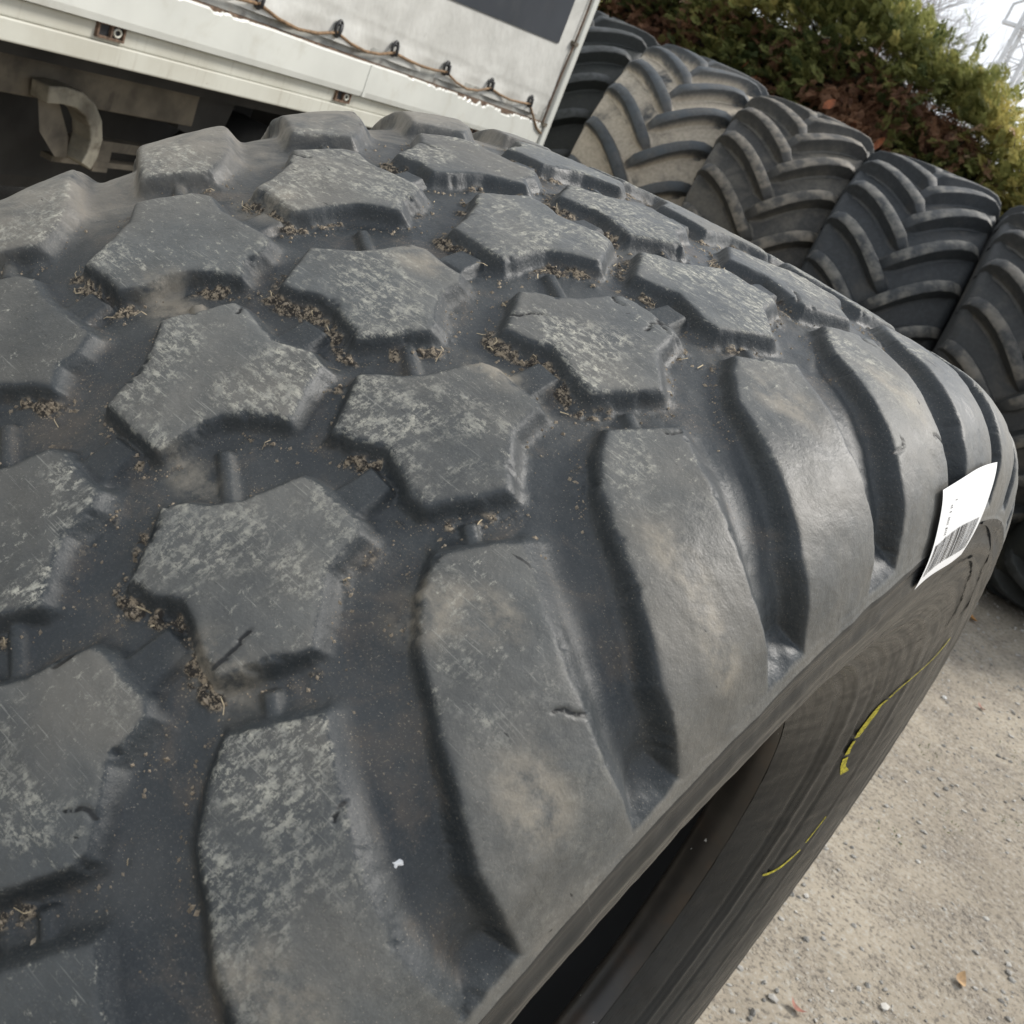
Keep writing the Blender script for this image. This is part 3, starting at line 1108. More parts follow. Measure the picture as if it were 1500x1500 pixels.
DIRT = (0.30, 0.245, 0.175)
M_AG1 = ag_material('tractor_rubber_black', (0.020, 0.023, 0.022), (0.05, 0.05, 0.038), 0.1, (0.06, 0.065, 0.068))
M_AG2 = ag_material('tractor_rubber_muddy', (0.045, 0.052, 0.058), (0.52, 0.455, 0.36), 0.56, (0.06, 0.072, 0.082))
M_AG3 = ag_material('tractor_rubber_brown', (0.046, 0.045, 0.041), (0.115, 0.105, 0.086), 0.35, (0.24, 0.21, 0.165))
M_AG4 = ag_material('tractor_rubber_grey', (0.032, 0.036, 0.039), (0.07, 0.068, 0.062), 0.2, (0.20, 0.19, 0.165))
M_AG5 = ag_material('tractor_rubber_dark', (0.029, 0.031, 0.031), (0.075, 0.07, 0.06), 0.25, (0.16, 0.145, 0.12))
spec = [(-3.50, 5.10, .88, M_AG1, 'black tractor tire half hidden behind the white truck\'s corner post', .05),
        (-2.755, 5.05, .864, M_AG2, 'tractor tire with its tread caked in pale dried mud', .19),
        (-2.017, 4.966, .838, M_AG3, 'dusty brownish tractor tire right of the mud-caked one', .11),
        (-1.305, 4.976, .82, M_AG4, 'clean dark grey tractor tire right of the dusty brownish one', .02),
        (-.615, 4.90, .81, M_AG5, 'dark tractor tire cut by the right edge of the photo', .16),
        (.09, 4.88, .80, M_AG1, 'tractor tire whose dark foot shows low at the right edge beside the gravel', .08)]
for i, (cx, cy, R, mt, lab, ph) in enumerate(spec):
    ag_tire(cx, cy, R, .70, mt, lab, ph, lean=0.015 * math.sin(i * 1.7), yaw=0.02 * math.sin(i * 3.1 + 1), seed=i)

# ================================================================== TRUCK
P0 = Vector((-2.0129, 0.7156, 0))
TA = Vector((-.240555, .970635, 0))
TNn = Vector((.970635, .240555, 0))


def tp(a_, b_, o_=0.0):
    v = P0 + TA * a_ + TNn * o_
    return (v.x, v.y, b_)


M_CREAM = NT('cream_painted_steel')
_c = M_CREAM.coord()
_st = M_CREAM.noise(M_CREAM.mapv(_c, (14, 14, 1.2)), 3.5, 5, 0.6)
_g = M_CREAM.noise(_c, 5, 6, 0.6)
_col = M_CREAM.mix(M_CREAM.ramp(_g, 0.3, 0.75), (0.55, 0.545, 0.475), (0.46, 0.445, 0.375))
_col = M_CREAM.mix(M_CREAM.ramp(_st, 0.56, 0.72, 0, 0.45), _col, (0.33, 0.30, 0.24))
_col = M_CREAM.mix(M_CREAM.ramp(M_CREAM.noise(_c, 22, 7, 0.7), 0.66, 0.74, 0, 0.8), _col, (0.24, 0.15, 0.085))
M_CREAM = M_CREAM.done(_col, 0.42)
M_WHITE = simple('white_painted_panel', (0.60, 0.605, 0.555), 0.38, 0.05, 5, (0.46, 0.44, 0.37), 7, 0.5)
M_TARP = NT('grey_white_tarpaulin')
_c = M_TARP.coord()
_g = M_TARP.noise(_c, 2.6, 7, 0.62, 0.4)
_f = M_TARP.noise(_c, 30, 5)
_col = M_TARP.mix(M_TARP.ramp(_g, 0.32, 0.68), (0.58, 0.575, 0.535), (0.46, 0.455, 0.42))
_col = M_TARP.mix(M_TARP.ramp(_f, 0.6, 0.8, 0, 0.3), _col, (0.33, 0.32, 0.29))
M_TARP = M_TARP.done(_col, 0.5, M_TARP.bump(M_TARP.noise(_c, 7, 3), 0.35, 0.03))
M_DARKP = simple('dark_tarp_print', (0.035, 0.040, 0.048), 0.45, 0.15, 4, (0.10, 0.10, 0.10), 5, 0.25)
M_RUST = simple('rusty_steel', (0.12, 0.075, 0.048), 0.85, 0.5, 60, (0.28, 0.20, 0.13), 40, 0.6, 0.4, 120)
M_ROPE = simple('tan_rope', (0.20, 0.125, 0.065), 0.85, 0.35, 60)
M_BLACK = simple('black_fittings', (0.025, 0.025, 0.026), 0.5, 0.3, 60)
M_STEEL = simple('grimy_chassis_steel', (0.115, 0.098, 0.072), 0.7, 0.35, 9, (0.04, 0.033, 0.026), 8, 0.8)
M_UNDER = simple('dark_underbody', (0.025, 0.024, 0.022), 0.8, 0.4, 6)
M_GREYSTRIP = simple('grey_frame_strip', (0.34, 0.34, 0.31), 0.6, 0.2, 15, (0.16, 0.11, 0.07), 16, 0.6)
M_BRACK = simple('grey_bracket_paint', (0.19, 0.175, 0.135), 0.65, 0.35, 16, (0.07, 0.055, 0.038), 12, 0.8)

truck = empty('box_truck', Matrix.Translation((0, 0, 0)), 'white box truck with roped tarpaulin side standing behind the big tire', 'truck')
A0_ = -2.6
A1_ = 3.188
b = MB()
b.rng(A0_, A1_ - .002, .900, .9485, -.10, .006, tp)
b.rng(A0_, A1_ - .002, .949, .990, -.10, .001, tp)
b.build('floor_beam', M_CREAM, truck, .004)
# dropside with its chipped upper edge
NA = 900
aa = np.linspace(A0_, 3.10, NA)
topb = 1.102 + 0.004 * (fbm(aa * 3, aa * 0, 3, 5) - .5)
brk = fbm(aa * 19, aa * 0 + 3, 5, 9, .65)
topb = topb - 0.015 * np.clip((brk - .48) / .16, 0, 1) * np.clip(fbm(aa * 2.1, aa * 0 + 8, 2, 6) * 3 - .9, 0, 1)
V, F = [], []
for i in range(NA):
    for (bb, oo) in ((.9935, -.02), (.9935, .020), (1.010, .024), (topb[i] - .006, .024), (topb[i], .020), (topb[i], -.02)):
        V.append(tp(aa[i], bb, oo))
for i in range(NA - 1):
    for j in range(5):
        F.append((i * 6 + j, (i + 1) * 6 + j, (i + 1) * 6 + j + 1, i * 6 + j + 1))
mesh_np('dropside_panel', V, F, M_WHITE, truck, False)
MB().rng(A0_, 3.10, 1.06, 1.1065, -.018, .0165, tp).build('rusty_rail', M_RUST, truck)
MB().rng(A0_, 3.12, 1.1075, 1.150, -.02, .006, tp).build('frame_strip', M_GREYSTRIP, truck)
MB().rng(1.452, 1.470, .994, 1.098, .0, .0262, tp).build('panel_seam', M_WHITE, truck)
# tarpaulin
na_, nb_ = 150, 44
ag_, bg_ = np.meshgrid(np.linspace(A0_, 3.125, na_), np.concatenate([np.linspace(1.128, 1.5, 26), np.linspace(1.53, 2.7, 18)]), indexing='ij')
og_ = 0.012 + 0.020 * (fbm(ag_ * 1.1, bg_ * 2.2, 3, 31) - .5) + 0.010 * np.exp(-((bg_ - 1.14) / .035) ** 2) * np.sin(ag_ * PI / .2 + .4)
hem = 0.008 * np.exp(-((bg_ - 1.205) / .004) ** 2)
og_ = og_ - hem * .6
Vt = np.stack([P0.x + TA.x * ag_ + TNn.x * og_, P0.y + TA.y * ag_ + TNn.y * og_, bg_], -1).reshape(-1, 3)
i, j = np.meshgrid(np.arange(na_ - 1), np.arange(nb_ - 1), indexing='ij')
bi = (i * nb_ + j).ravel()
tarp = mesh_np('tarpaulin', Vt, np.stack([bi, bi + nb_, bi + nb_ + 1, bi + 1], 1), M_TARP, truck)
tarp['label'] = 'grey-white tarpaulin with a laced lower edge'


def tarp_o(a_, b_):
    return float(0.012 + 0.020 * (fbm(np.array(a_ * 1.1), np.array(b_ * 2.2), 3, 31) - .5))


# dark printed panel on the tarpaulin
aw, bw = np.meshgrid(np.linspace(.6, 2.934, 60), np.linspace(0, 1, 20), indexing='ij')
bl = 1.392 + .045 * (aw - 1.9) / 1.03
bw = bl + (2.3 - bl) * bw
ow = 0.012 + 0.020 * (fbm(aw * 1.1, bw * 2.2, 3, 31) - .5) + .005
Vw = np.stack([P0.x + TA.x * aw + TNn.x * ow, P0.y + TA.y * aw + TNn.y * ow, bw], -1).reshape(-1, 3)
i, j = np.meshgrid(np.arange(59), np.arange(19), indexing='ij')
bi = (i * 20 + j).ravel()
mesh_np('dark_panel', Vw, np.stack([bi, bi + 20, bi + 21, bi + 1], 1), M_DARKP, truck)
# eyelets with staples, rope
EY = [(-.42, 1.163), (-.02, 1.163), (.38, 1.163), (.79, 1.164), (1.195, 1.166), (1.566, 1.171), (1.977, 1.173), (2.395, 1.176), (2.848, 1.173)]
rp = []
for q, (ea, eb) in enumerate(EY):
    rp.append((ea, eb - .012, .026))
    if q < len(EY) - 1:
        na2 = EY[q + 1]
        for f_ in (.25, .5, .75):
            sag = .020 + .012 * math.sin(q * 2.3)
            rp.append((ea + (na2[0] - ea) * f_, eb - .012 - sag * math.sin(PI * f_), .024 + .004 * math.sin(PI * f_)))
rp += [(2.93, 1.125, .024), (3.02, 1.075, .03), (3.10, 1.058, .03)]
MB().tube([tp(*p) for p in rp], .0048, 6).build('lacing_rope', M_ROPE, truck)
for (ea, eb) in EY:
    e = MB()
    ringp = [tp(ea + .016 * math.cos(x), eb + .024 * math.sin(x), tarp_o(ea, eb) + .010) for x in np.linspace(0, 2 * PI, 14, endpoint=False)]
    e.tube(ringp, .005, 5, True)
    e.tube([tp(ea - .004, eb + .010, .018), tp(ea - .003, eb + .012, .036), tp(ea - .003, eb - .018, .038), tp(ea - .004, eb - .020, .014)], .006, 5)
    e.build('eyelet', M_BLACK, truck)
# corner post with a dark cord
MB().rng(3.128, A1_, .9925, 2.72, -.10, .030, tp).build('corner_post', M_WHITE, truck, .006)
MB().tube([tp(3.10, bb, .020 + .004 * math.sin(bb * 9)) for bb in np.linspace(1.06, 2.7, 24)], .005, 5).build('side_cord', M_RUST, truck)
c_ = MB()
for bb in (1.10, 1.47, 1.9):
    c_.rng(3.075, 3.127, bb - .008, bb + .008, .005, .034, tp)
c_.build('cord_buckle', M_STEEL, truck)
# rest of the box
MB().rng(A0_, A1_, 2.70, 2.76, -2.2, .02, tp).build('roof', M_WHITE, truck)
MB().rng(A1_ - .03, A1_ - .004, .90, 2.70, -2.2, -.102, tp).build('rear_door', M_WHITE, truck)
MB().rng(A0_, A1_ - .032, .91, 2.70, -2.2, -2.17, tp).build('far_side_panel', M_WHITE, truck)
MB().rng(A0_, A0_ + .03, .91, 2.70, -2.16, -.102, tp).build('front_panel', M_WHITE, truck)
MB().rng(A0_ + .032, A1_ - .034, .905, .955, -2.16, -.102, tp).build('cargo_floor', M_UNDER, truck)
# lashing brackets let into the beam
for ha in (.302, 1.373, -.75, 2.45):
    h_ = MB()
    h_.rng(ha - .046, ha + .046, .958, .964, .0, .010, tp)
    h_.rng(ha - .046, ha + .046, .990, .996, .0, .010, tp)
    for xa in (-.046, -.003, .040):
        h_.rng(ha + xa, ha + xa + .006, .964, .990, .0, .010, tp)
    o = h_.build('lashing_bracket', M_RUST, truck)
    MB().rng(ha - .040, ha + .040, .9645, .9895, .0012, .003, tp).build('recess_shade_plate', M_BLACK, o)  # flat black plate on the beam, stands for the shade in a recess
    MB().tube([tp(ha + .022 + .012 * math.cos(x), .977 + .009 * math.sin(x), .006) for x in np.linspace(0, 2 * PI, 12, endpoint=False)], .003, 5, True).build('lashing_ring', M_CREAM, o)
# underside
MB().rng(A0_, 1.02, .735, .835, -.31, -.25, tp).build('chassis_rail', M_STEEL, truck, .004)
MB().rng(A0_, 3.1, .845, .898, -.22, -.16, tp).build('floor_runner', M_UNDER, truck)
w_ = MB()
w_.add([tp(.96, .85, -.26), tp(1.22, .85, -.26), tp(1.19, .745, -.26), tp(1.12, .69, -.26), tp(.97, .72, -.26),
        tp(.96, .85, -.30), tp(1.22, .85, -.30), tp(1.19, .745, -.30), tp(1.12, .69, -.30), tp(.97, .72, -.30)],
       [(0, 1, 2, 3, 4), (9, 8, 7, 6, 5)] + [(i, i + 5, (i + 1) % 5 + 5, (i + 1) % 5) for i in range(5)])
w_.build('support_plate', M_UNDER, truck)
# curved hanging bracket
cvp = [(.355, .765), (.40, .772), (.455, .768), (.500, .748), (.532, .715), (.548, .672), (.545, .630), (.532, .598)]
V, F = [], []
for i, (pa, pb) in enumerate(cvp):
    w2 = .034 if i else .03
    t2 = .022
    q0 = cvp[max(i - 1, 0)]
    q1 = cvp[min(i + 1, len(cvp) - 1)]
    dx, dy = q1[0] - q0[0], q1[1] - q0[1]
    l = math.hypot(dx, dy)
    nx, ny = -dy / l * t2, dx / l * t2
    V += [tp(pa + nx, pb + ny, -.24), tp(pa - nx, pb - ny, -.24), tp(pa - nx, pb - ny, -.24 + 2 * w2), tp(pa + nx, pb + ny, -.24 + 2 * w2)]
for i in range(len(cvp) - 1):
    for j in range(4):
        F.append((i * 4 + j, i * 4 + (j + 1) % 4, (i + 1) * 4 + (j + 1) % 4, (i + 1) * 4 + j))
F += [(3, 2, 1, 0), tuple(len(V) - 4 + x for x in range(4))]
bk = MB().add(V, F).build('hanging_bracket', M_BRACK, truck, .004)
MB().add([tp(.362, .77, -.225), tp(.43, .76, -.225), tp(.50, .66, -.225), tp(.515, .60, -.225), tp(.47, .60, -.225), tp(.40, .66, -.225)], [(0, 1, 2, 3, 4, 5)]).build('web_plate', M_STEEL, bk)
u_ = MB()
u_.rng(.50, 1.2, .622, .650, -.30, -.26, tp)
u_.rng(.50, 1.2, .575, .590, -.30, -.26, tp)
u_.rng(.66, .72, .560, .640, -.31, -.262, tp)
u_.build('underrun_bar', M_STEEL, truck)
MB().rng(3.04, 3.06, .12, .895, -2.05, -.12, tp).build('added_rear_blocker', M_UNDER, truck)  # added panel, hides the bright ground beyond the rear end
k_ = MB()
k_.rng(-1.3, 1.7, .40, .86, -1.0, -.50, tp)
k_.build('added_dark_box', M_UNDER, truck, .05)  # added box, keeps the space under the truck dark
MB().rng(A0_, 3.0, .30, .90, -2.10, -2.06, tp).build('added_far_blocker', M_UNDER, truck)  # added sheet along the far side, shuts out light from behind


def wheel(ca, co):
    P_, F_ = [], []
    sec_ = [(-.11, .20), (-.12, .33), (-.09, .38), (.09, .38), (.12, .33), (.11, .20), (.06, .18), (.04, .05)]
    n_ = 40
    for i in range(n_):
        x = 2 * PI * i / n_
        for (o_, r_2) in sec_:
            P_.append(tp(ca + r_2 * math.cos(x), .38 + r_2 * math.sin(x), co + o_))
    m_ = len(sec_)
    for i in range(n_):
        for j in range(m_ - 1):
            F_.append((i * m_ + j, ((i + 1) % n_) * m_ + j, ((i + 1) % n_) * m_ + j + 1, i * m_ + j + 1))
    MB().add(P_, F_, True).build('wheel', M_UNDER, truck)


for ca in (-1.75, 1.55):
    for co in (-.42, -1.85):
        wheel(ca, co)
MB().tube([tp(1.55, .38, -.35), tp(1.55, .38, -1.95)], .06, 10).build('axle', M_UNDER, truck)
MB().tube([tp(-1.75, .38, -.35), tp(-1.75, .38, -1.95)], .06, 10).build('axle', M_UNDER, truck)

# ================================================================== HEDGE
def foliage_mat(name, c0, c1, c2):
    m = NT(name)
    t = m.attr('tint')
    col = m.mix(m.ramp(t, 0.0, 0.55), c0, c1)
    col = m.mix(m.ramp(t, 0.6, 1.0), col, c2)
    m.done(col, 0.6, None, 0.3)
    tr = m.n('ShaderNodeBsdfTranslucent')
    m.L(col, tr.inputs['Color'])
    ms = m.n('ShaderNodeMixShader')
    ms.inputs[0].default_value = 0.42
    m.L(m.b.outputs[0], ms.inputs[1])
    m.L(tr.outputs[0], ms.inputs[2])
    m.L(ms.outputs[0], m.t.nodes['Material Output'].inputs['Surface'])
    return m.m


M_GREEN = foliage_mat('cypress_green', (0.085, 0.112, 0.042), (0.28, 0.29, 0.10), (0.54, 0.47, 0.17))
M_BROWN = foliage_mat('dead_cypress_brown', (0.15, 0.075, 0.045), (0.34, 0.19, 0.11), (0.52, 0.37, 0.25))
M_TWIG = simple('hedge_twigs', (0.055, 0.038, 0.026), 0.85, 0.4, 30)
HD = Vector((.999, .04, 0))
HN = Vector((.04, -.999, 0))          # towards the yard
H0 = Vector((-1.75, 6.25, 0))
hedge = empty('cypress_hedge', Matrix.Translation(H0), 'green cypress hedge with brown dead patches behind the row of tractor tires', 'hedge')


def hpt(u, w, z):
    v = HD * u + HN * w
    return np.array((v.x, v.y, z))


def hedge_top(u):
    return 2.25 + 0.17 * np.clip((-u - .35) / .5, 0, 1) + 0.14 * (fbm(np.array(u * 1.4), np.array(0.5), 3, 71) - .5) * 2 - 0.42 * np.clip((u - .02) / .5, 0, 1)


def spray(size, seed):
    """flat fan of scale-leaf shoots, in the xy plane, growing along +y"""
    r0 = random.Random(seed)
    V, F = [], []

    def shoot(x, y, a_, l, w):
        dx, dy = math.sin(a_), math.cos(a_)
        b0 = len(V)
        z = r0.uniform(-.06, .06)
        V.extend([(x, y, 0), (x + dx * l * .5 - dy * w, y + dy * l * .5 + dx * w, z), (x + dx * l, y + dy * l, z * 1.6), (x + dx * l * .5 + dy * w, y + dy * l * .5 - dx * w, z)])
        F.append((b0, b0 + 1, b0 + 2, b0 + 3))
    shoot(0, 0, 0, .55, .03)
    shoot(0, .5, 0.1, .5, .035)
    for i in range(7):
        y = .12 + i * .115
        for s in (-1, 1):
            l = (.42 - .035 * i) * r0.uniform(.75, 1.15)
            a_ = s * r0.uniform(.55, .85)
            shoot(0, y, a_, l, .040)
            if l > .26:
                shoot(math.sin(a_) * l * .5, y + math.cos(a_) * l * .5, a_ - s * .6, l * .5, .036)
                shoot(math.sin(a_) * l * .35, y + math.cos(a_) * l * .35, a_ + s * .5, l * .4, .032)
    return np.array(V) * size, np.array(F)


def rot_to(y, roll):
    y = y / np.linalg.norm(y)
    t = np.array([0, 0, 1.0]) if abs(y[2]) < .9 else np.array([1.0, 0, 0])
    x = np.cross(y, t)
    x /= np.linalg.norm(x)
    z = np.cross(x, y)
    c_, s_ = math.cos(roll), math.sin(roll)
    return np.stack([x * c_ + z * s_, y, -x * s_ + z * c_], 1)


SP = [spray(1.0, s) for s in range(5)]
acc = {'g': ([], [], []), 'b': ([], [], [])}
cnt = {'g': 0, 'b': 0}
DEADP = [(-.78, 1.78, .12, .16), (-.50, 1.80, .18, .12), (-.28, 2.0, .11, .10), (-.05, 1.93, .16, .15), (.15, 1.86, .14, .14), (-.55, 1.60, .40, .10), (-1.2, 1.70, .15, .10)]
NSP = 24000
for q in range(NSP):
    u = rng.uniform(-3.4, 2.6)
    ht = float(hedge_top(u))
    on_top = rng.random() < .22
    if on_top:
        w = rng.uniform(-.75, .12)
        z = ht + rng.normal() * .085 - 0.05
    else:
        z = 0.75 + (ht - 0.75) * rng.random() ** .75
        w = 0.10 + 0.12 * (float(fbm(np.array(u * 2.2), np.array(z * 2.2), 3, 81)) - .5) * 2 - rng.random() ** 1.6 * .30 + .07 * math.sin(u * 9 + 5 * math.sin(z * 7)) - 0.10 * max(0, (z - ht + .25)) / .25
    dead = float(fbm(np.array(u * 1.9 + 3.1), np.array(z * 2.3), 3, 91))
    lowk = (ht - z)
    patch_ = max(math.exp(-((u - pu) / ru) ** 2 - ((z - pz) / rz) ** 2) for pu, pz, ru, rz in DEADP)
    dead = dead * .45 + .265 + .27 * patch_ + rng.normal() * .055
    isb = dead > 0.56 + 0.10 * (lowk < .22) - 0.05 * (lowk > .5)
    if rng.random() < .10:
        isb = not isb if not isb and lowk > .3 else isb
    size = rng.uniform(.075, .15)
    out = HN * rng.uniform(.5, 1.0) + HD * rng.normal() * .5
    up = rng.uniform(.0, 1.0) if not on_top else rng.uniform(.5, 1.5)
    if isb:
        up = rng.uniform(-1.0, .6)
        out = HN * rng.uniform(.2, 1.0) + HD * rng.normal()
        size *= .8
    d = np.array([out.x, out.y, up])
    Rm = rot_to(d, rng.uniform(-1.2, 1.2))
    V, F = SP[rng.integers(0, 5)]
    V = V.copy()
    V[:, 2] -= (.55 if isb else .3) * V[:, 1] ** 2       # droop
    Vw = (V * size) @ Rm.T + hpt(u, w, z)
    kx = 'b' if isb else 'g'
    acc[kx][0].append(Vw)
    acc[kx][1].append(F + cnt[kx])
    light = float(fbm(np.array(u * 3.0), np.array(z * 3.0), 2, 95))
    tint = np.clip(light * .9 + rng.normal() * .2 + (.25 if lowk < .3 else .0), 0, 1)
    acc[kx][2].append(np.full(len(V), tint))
    cnt[kx] += len(V)
for kx, nm, mt in (('g', 'foliage', M_GREEN), ('b', 'dead_foliage', M_BROWN)):
    o = mesh_np(nm, np.concatenate(acc[kx][0]), np.concatenate(acc[kx][1]), mt, hedge, False, None, dict(tint=np.concatenate(acc[kx][2])))
    o['kind'] = 'stuff'
# solid dark shell added to close the gaps, in place of shaded depth
V, F = [], []
nu, nz = 60, 16
for i in range(nu):
    u = -3.6 + 6.4 * i / (nu - 1)
    for j in range(nz):
        z = (float(hedge_top(u)) - .22) * j / (nz - 1)
        w = -.22 + .10 * (float(fbm(np.array(u * 3.0), np.array(z * 3.0), 3, 85)) - .5) * 2
        V.append(hpt(u, w, z))
for i in range(nu):
    u = -3.6 + 6.4 * i / (nu - 1)
    for j in range(nz):
        V.append(hpt(u, -.7, (float(hedge_top(u)) - .22) * j / (nz - 1)))
n0 = nu * nz
for i in range(nu - 1):
    for j in range(nz - 1):
        a_ = i * nz + j
        F.append((a_, a_ + nz, a_ + nz + 1, a_ + 1))
        F.append((n0 + a_, n0 + a_ + 1, n0 + a_ + nz + 1, n0 + a_ + nz))
    a_ = i * nz + nz - 1
    F.append((a_, a_ + nz, n0 + a_ + nz, n0 + a_))
wc = mesh_np('dark_core', np.array(V), F, M_TWIG, hedge)
wc['kind'] = 'stuff'
tw = MB()
for q in range(260):
    u = rng.uniform(-3, 2)
    z = rng.uniform(.9, float(hedge_top(u)) - .02)
    p = hpt(u, -.15, z)
    d = np.array([HN.x, HN.y, 0]) * rng.uniform(.3, 1) + rng.normal(size=3) * np.array([.5, .5, .7])
    d /= np.linalg.norm(d)
    l = rng.uniform(.18, .42)
    tw.tube([p, p + d * l * .5 + rng.normal(size=3) * .02, p + d * l], [.006, .004, .002], 4, False, False)
t_o = tw.build('twigs', M_TWIG, hedge)
t_o['kind'] = 'stuff'
# orange broad leaves caught in the hedge
M_OLEAF = simple('orange_leaf', (0.30, 0.095, 0.035), 0.7, 0.4, 40)


def leaf_mesh(l, w, bend):
    V, F = [], []
    n_ = 6
    for i in range(n_ + 1):
        f_ = i / n_
        ww = w * math.sin(PI * min(1, f_ * .96 + .03)) ** .8
        y = l * (f_ - .5)
        zz = bend * l * (f_ - .5) ** 2
        V += [(-ww, y, zz + ww * .35), (0, y, zz), (ww, y, zz + ww * .35)]
    for i in range(n_):
        for j in range(2):
            F.append((i * 3 + j, i * 3 + j + 1, (i + 1) * 3 + j + 1, (i + 1) * 3 + j))
    return np.array(V), np.array(F)


olv, olf, b0 = [], [], 0
for (u, z) in ((-1.28, 1.84), (-1.26, 1.78), (-.90, 1.70), (-.75, 1.62), (-.55, 1.74), (-.42, 1.66), (-.3, 1.70), (-.62, 1.58), (-.15, 1.62), (-.7, 1.80), (-.05, 1.55), (-.35, 1.56), (-1.0, 1.60), (.1, 1.6)):
    V, F = leaf_mesh(rng.uniform(.06, .10), rng.uniform(.02, .032), .5)
    V = V @ rot_to(np.array([HN.x * .5, HN.y * .5, -1.0]) + rng.normal(size=3) * .3, rng.uniform(-1, 1)).T + hpt(u + rng.normal() * .03, .16 + rng.uniform(0, .1), z)
    olv.append(V)
    olf.append(F + b0)
    b0 += len(V)
oo = mesh_np('orange_leaves', np.concatenate(olv), np.concatenate(olf), M_OLEAF, hedge)
oo['kind'] = 'stuff'

# ================================================================== BARE TREES AND MAST BEHIND
M_BARK = simple('pale_bark', (0.30, 0.28, 0.28), 0.9, 0.25, 6)


def bare_tree(x, y, h, seed, label):
    r0 = random.Random(seed)
    root = empty('bare_tree', Matrix.Translation((x, y, ground_z(x, y))), label, 'tree', 'bare winter trees behind the hedge')
    trunk = MB()
    crown = MB()

    def grow(p, d, l, r, lev):
        n_ = 4
        pts_ = [p]
        dd = d.copy()
        for i in range(n_):
            dd = (dd + Vector((r0.gauss(0, .13), r0.gauss(0, .13), r0.gauss(.04, .09)))).normalized()
            pts_.append(pts_[-1] + dd * (l / n_))
        rs = [r * (1 - .5 * i / n_) for i in range(n_ + 1)]
        (trunk if lev == 0 else crown).tube(pts_, rs, 6 if lev < 2 else 3, False, False)
        if lev >= 4:
            return
        nb = (8, 7, 6, 5)[lev]
        for q in range(nb):
            f_ = r0.uniform(.35 if lev == 0 else .2, 1.0)
            k = min(int(f_ * n_), n_ - 1)
            pp = pts_[k].lerp(pts_[k + 1], f_ * n_ - k)
            ax_ = Vector((r0.gauss(0, 1), r0.gauss(0, 1), r0.gauss(0, .4)))
            nd = (dd + ax_.normalized() * r0.uniform(.5, .95) + Vector((0, 0, .12))).normalized()
            grow(pp, nd, l * r0.uniform(.5, .68), r * r0.uniform(.36, .5), lev + 1)
    grow(Vector((0, 0, 0)), Vector((r0.gauss(0, .05), r0.gauss(0, .05), 1)), h * .46, h * .010, 0)
    trunk.build('trunk', M_BARK, root)
    crown.build('crown', M_BARK, root)


bare_tree(-5.5, 12.6, 5.6, 3, 'bare grey tree above the hedge nearest the truck')
bare_tree(-5.3, 13.9, 5.2, 8, 'bare grey tree in the middle of the gap above the hedge')
bare_tree(-6.0, 16.5, 7.5, 12, 'taller bare tree standing behind the others above the hedge')

M_MAST = simple('pale_galvanised_steel', (0.74, 0.75, 0.76), 0.55, 0.15, 8)
mast = empty('lattice_mast', Matrix.Translation((-3.55, 13.1, 0)), 'pale grey lattice mast with cross arms at the top right corner', 'mast')
lm = MB()
hw = .13
for sx in (-1, 1):
    for sy in (-1, 1):
        lm.tube([(sx * hw, sy * hw, 0), (sx * hw * .8, sy * hw * .8, 7)], .030, 5)
lm.build('mast_leg', M_MAST, mast)
br = MB()
for i in range(26):
    z0, z1 = i * .27, (i + 1) * .27
    for (ax_, ay, bx, by) in ((-1, -1, 1, -1), (1, -1, 1, 1), (1, 1, -1, 1), (-1, 1, -1, -1)):
        br.tube([(ax_ * hw * .95, ay * hw * .95, z0), (bx * hw * .95, by * hw * .95, z1)], .010, 4)
        br.tube([(ax_ * hw * .95, ay * hw * .95, z1), (bx * hw * .95, by * hw * .95, z1)], .008, 4)
br.build('bracing', M_MAST, mast)
am = MB()
am.box((-.05, 0, 2.98), (.38, .035, .02))
am.build('cross_arm', M_MAST, mast, .004)
for xa in (-.40, .30):
    MB().box((xa, 0, 2.905), (.03, .03, .055)).build('insulator', M_MAST, mast, .004)
MB().box((0, 0, 3.85), (.34, .035, .02)).build('cross_arm', M_MAST, mast, .004)
MB().tube([(-.32, 0, 3.872), (-.32, 0, 4.05), (-.18, 0, 4.15), (-.10, 0, 4.05)], .018, 5).build('hook_bracket', M_MAST, mast)
MB().box((.06, -.12, 2.75), (.09, .05, .14)).build('equipment_box', M_MAST, mast, .01)

# ================================================================== GROUND DEBRIS
M_PEB = simple('pebbles', (0.33, 0.315, 0.285), 0.9, 0.5, 14, (0.16, 0.145, 0.125), 9, 0.7)
ico = bpy.data.meshes.new('tmp_ico')
import bmesh
bm = bmesh.new()
bmesh.ops.create_icosphere(bm, subdivisions=1, radius=1)
IV = np.array([v.co[:] for v in bm.verts])
IF = np.array([[v.index for v in f.verts] for f in bm.faces])
bm.free()
bpy.data.meshes.remove(ico)
pv, pf, b0 = [], [], 0
for q in range(11000):
    y = .7 + 5.6 * rng.random() ** 1.5
    x = rng.uniform(-.35, 1.5) - max(0, (y - 2.5)) * .18
    if fbm(np.array(x * 3.0), np.array(y * 3.0), 3, 7) < .40 and rng.random() < .8:
        continue
    r = .0014 + .0080 * rng.random() ** 5
    sc3 = rng.uniform(.6, 1.25, 3) * np.array([1, 1, .6]) * r
    V = IV * (1 + .25 * rng.normal(size=(len(IV), 1)).clip(-1, 1)) * sc3
    a_ = rng.uniform(0, 2 * PI)
    V = V @ np.array([[math.cos(a_), -math.sin(a_), 0], [math.sin(a_), math.cos(a_), 0], [0, 0, 1]]).T
    pv.append(V + np.array([x, y, ground_z(x, y) + r * .25]))
    pf.append(IF + b0)
    b0 += len(IV)
pb = mesh_np('pebbles', np.concatenate(pv), np.concatenate(pf), M_PEB, None, False)
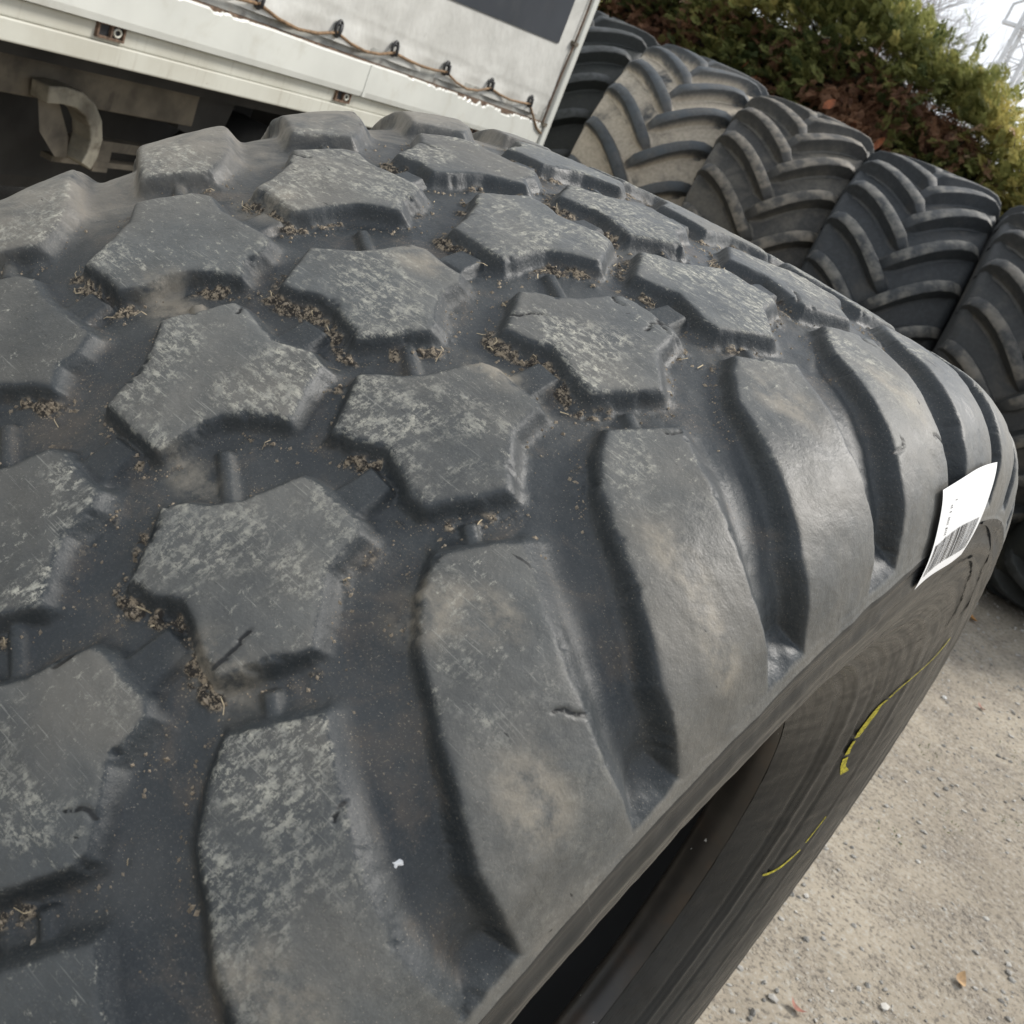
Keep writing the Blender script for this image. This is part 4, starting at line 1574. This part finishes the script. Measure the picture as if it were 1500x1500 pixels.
tag(pb, 'small grey pebbles scattered over the gravel yard', kind='stuff')

M_TAN = simple('tan_dry_leaf', (0.36, 0.235, 0.12), 0.8, 0.3, 60)
M_OCHRE = simple('ochre_dry_leaf', (0.45, 0.22, 0.065), 0.75, 0.3, 50)
M_RED = simple('reddish_dry_leaf', (0.26, 0.12, 0.085), 0.8, 0.3, 60)


def leaf(x, y, l, w, bend, rz, tilt, mat, label):
    V, F = leaf_mesh(l, w, bend)
    o = mesh_np('fallen_leaf', V, F, mat, None)
    o.location = (x, y, ground_z(x, y) + l * .12)
    o.rotation_euler = (tilt, .2, rz)
    tag(o, label, 'leaf', 'dry leaves fallen on the gravel')


leaf(-.075, 4.119, .085, .021, .6, .9, .15, M_OCHRE, 'ochre dry leaf on the ground near the foot of the tractor tires')
leaf(.488, 1.574, .040, .012, 1.2, .3, .25, M_TAN, 'tan curled leaf on the gravel in the lower right corner')
leaf(.278, 1.135, .034, .009, 1.4, 1.5, .1, M_RED, 'narrow reddish leaf on the gravel close to the tire at the bottom')
leaf(.184, 3.184, .040, .010, 1.0, 1.1, .1, M_RED, 'small reddish leaf on the gravel halfway between the leaves')
M_WHITESTONE = simple('white_stone', (0.68, 0.67, 0.63), 0.8, 0.1, 60)
for (x, y, r) in ((.152, 1.177, .006), (.08, 3.071, .011)):
    V = IV * (1 + .2 * rng.normal(size=(len(IV), 1)).clip(-1, 1)) * np.array([r, r * .8, r * .6])
    o = mesh_np('stone', V, IF, M_WHITESTONE, None, False)
    o.location = (x, y, ground_z(x, y) + r * .4)
    tag(o, 'white stone on the gravel ' + ('close to the tire near the bottom edge' if y < 2 else 'up towards the tractor tires'), 'stone', 'white stones on the gravel')
# tufts of small weeds
M_WEED = foliage_mat('weed_green', (0.05, 0.075, 0.022), (0.09, 0.12, 0.035), (0.15, 0.16, 0.05))
wv, wf, b0 = [], [], 0
for (cx, cy) in ((.34, 2.95), (.31, 2.2), (.36, 3.2), (.15, 2.55), (.42, 2.45), (.22, 1.95), (.62, 2.0), (.50, 3.6)):
    for q in range(16):
        V, F = leaf_mesh(rng.uniform(.005, .012), rng.uniform(.001, .002), .6)
        V = V + np.array([0, .006, 0])
        d = np.array([rng.normal(), rng.normal(), rng.uniform(.3, 1.2)])
        x, y = cx + rng.normal() * .022, cy + rng.normal() * .03
        V = V @ rot_to(d, rng.uniform(-1, 1)).T + np.array([x, y, ground_z(x, y) + .004])
        wv.append(V)
        wf.append(F + b0)
        b0 += len(V)
wd = mesh_np('weeds', np.concatenate(wv), np.concatenate(wf), M_WEED, None, True, None, dict(tint=rng.random(b0)))
tag(wd, 'sparse tiny green weeds growing in the gravel', kind='stuff')
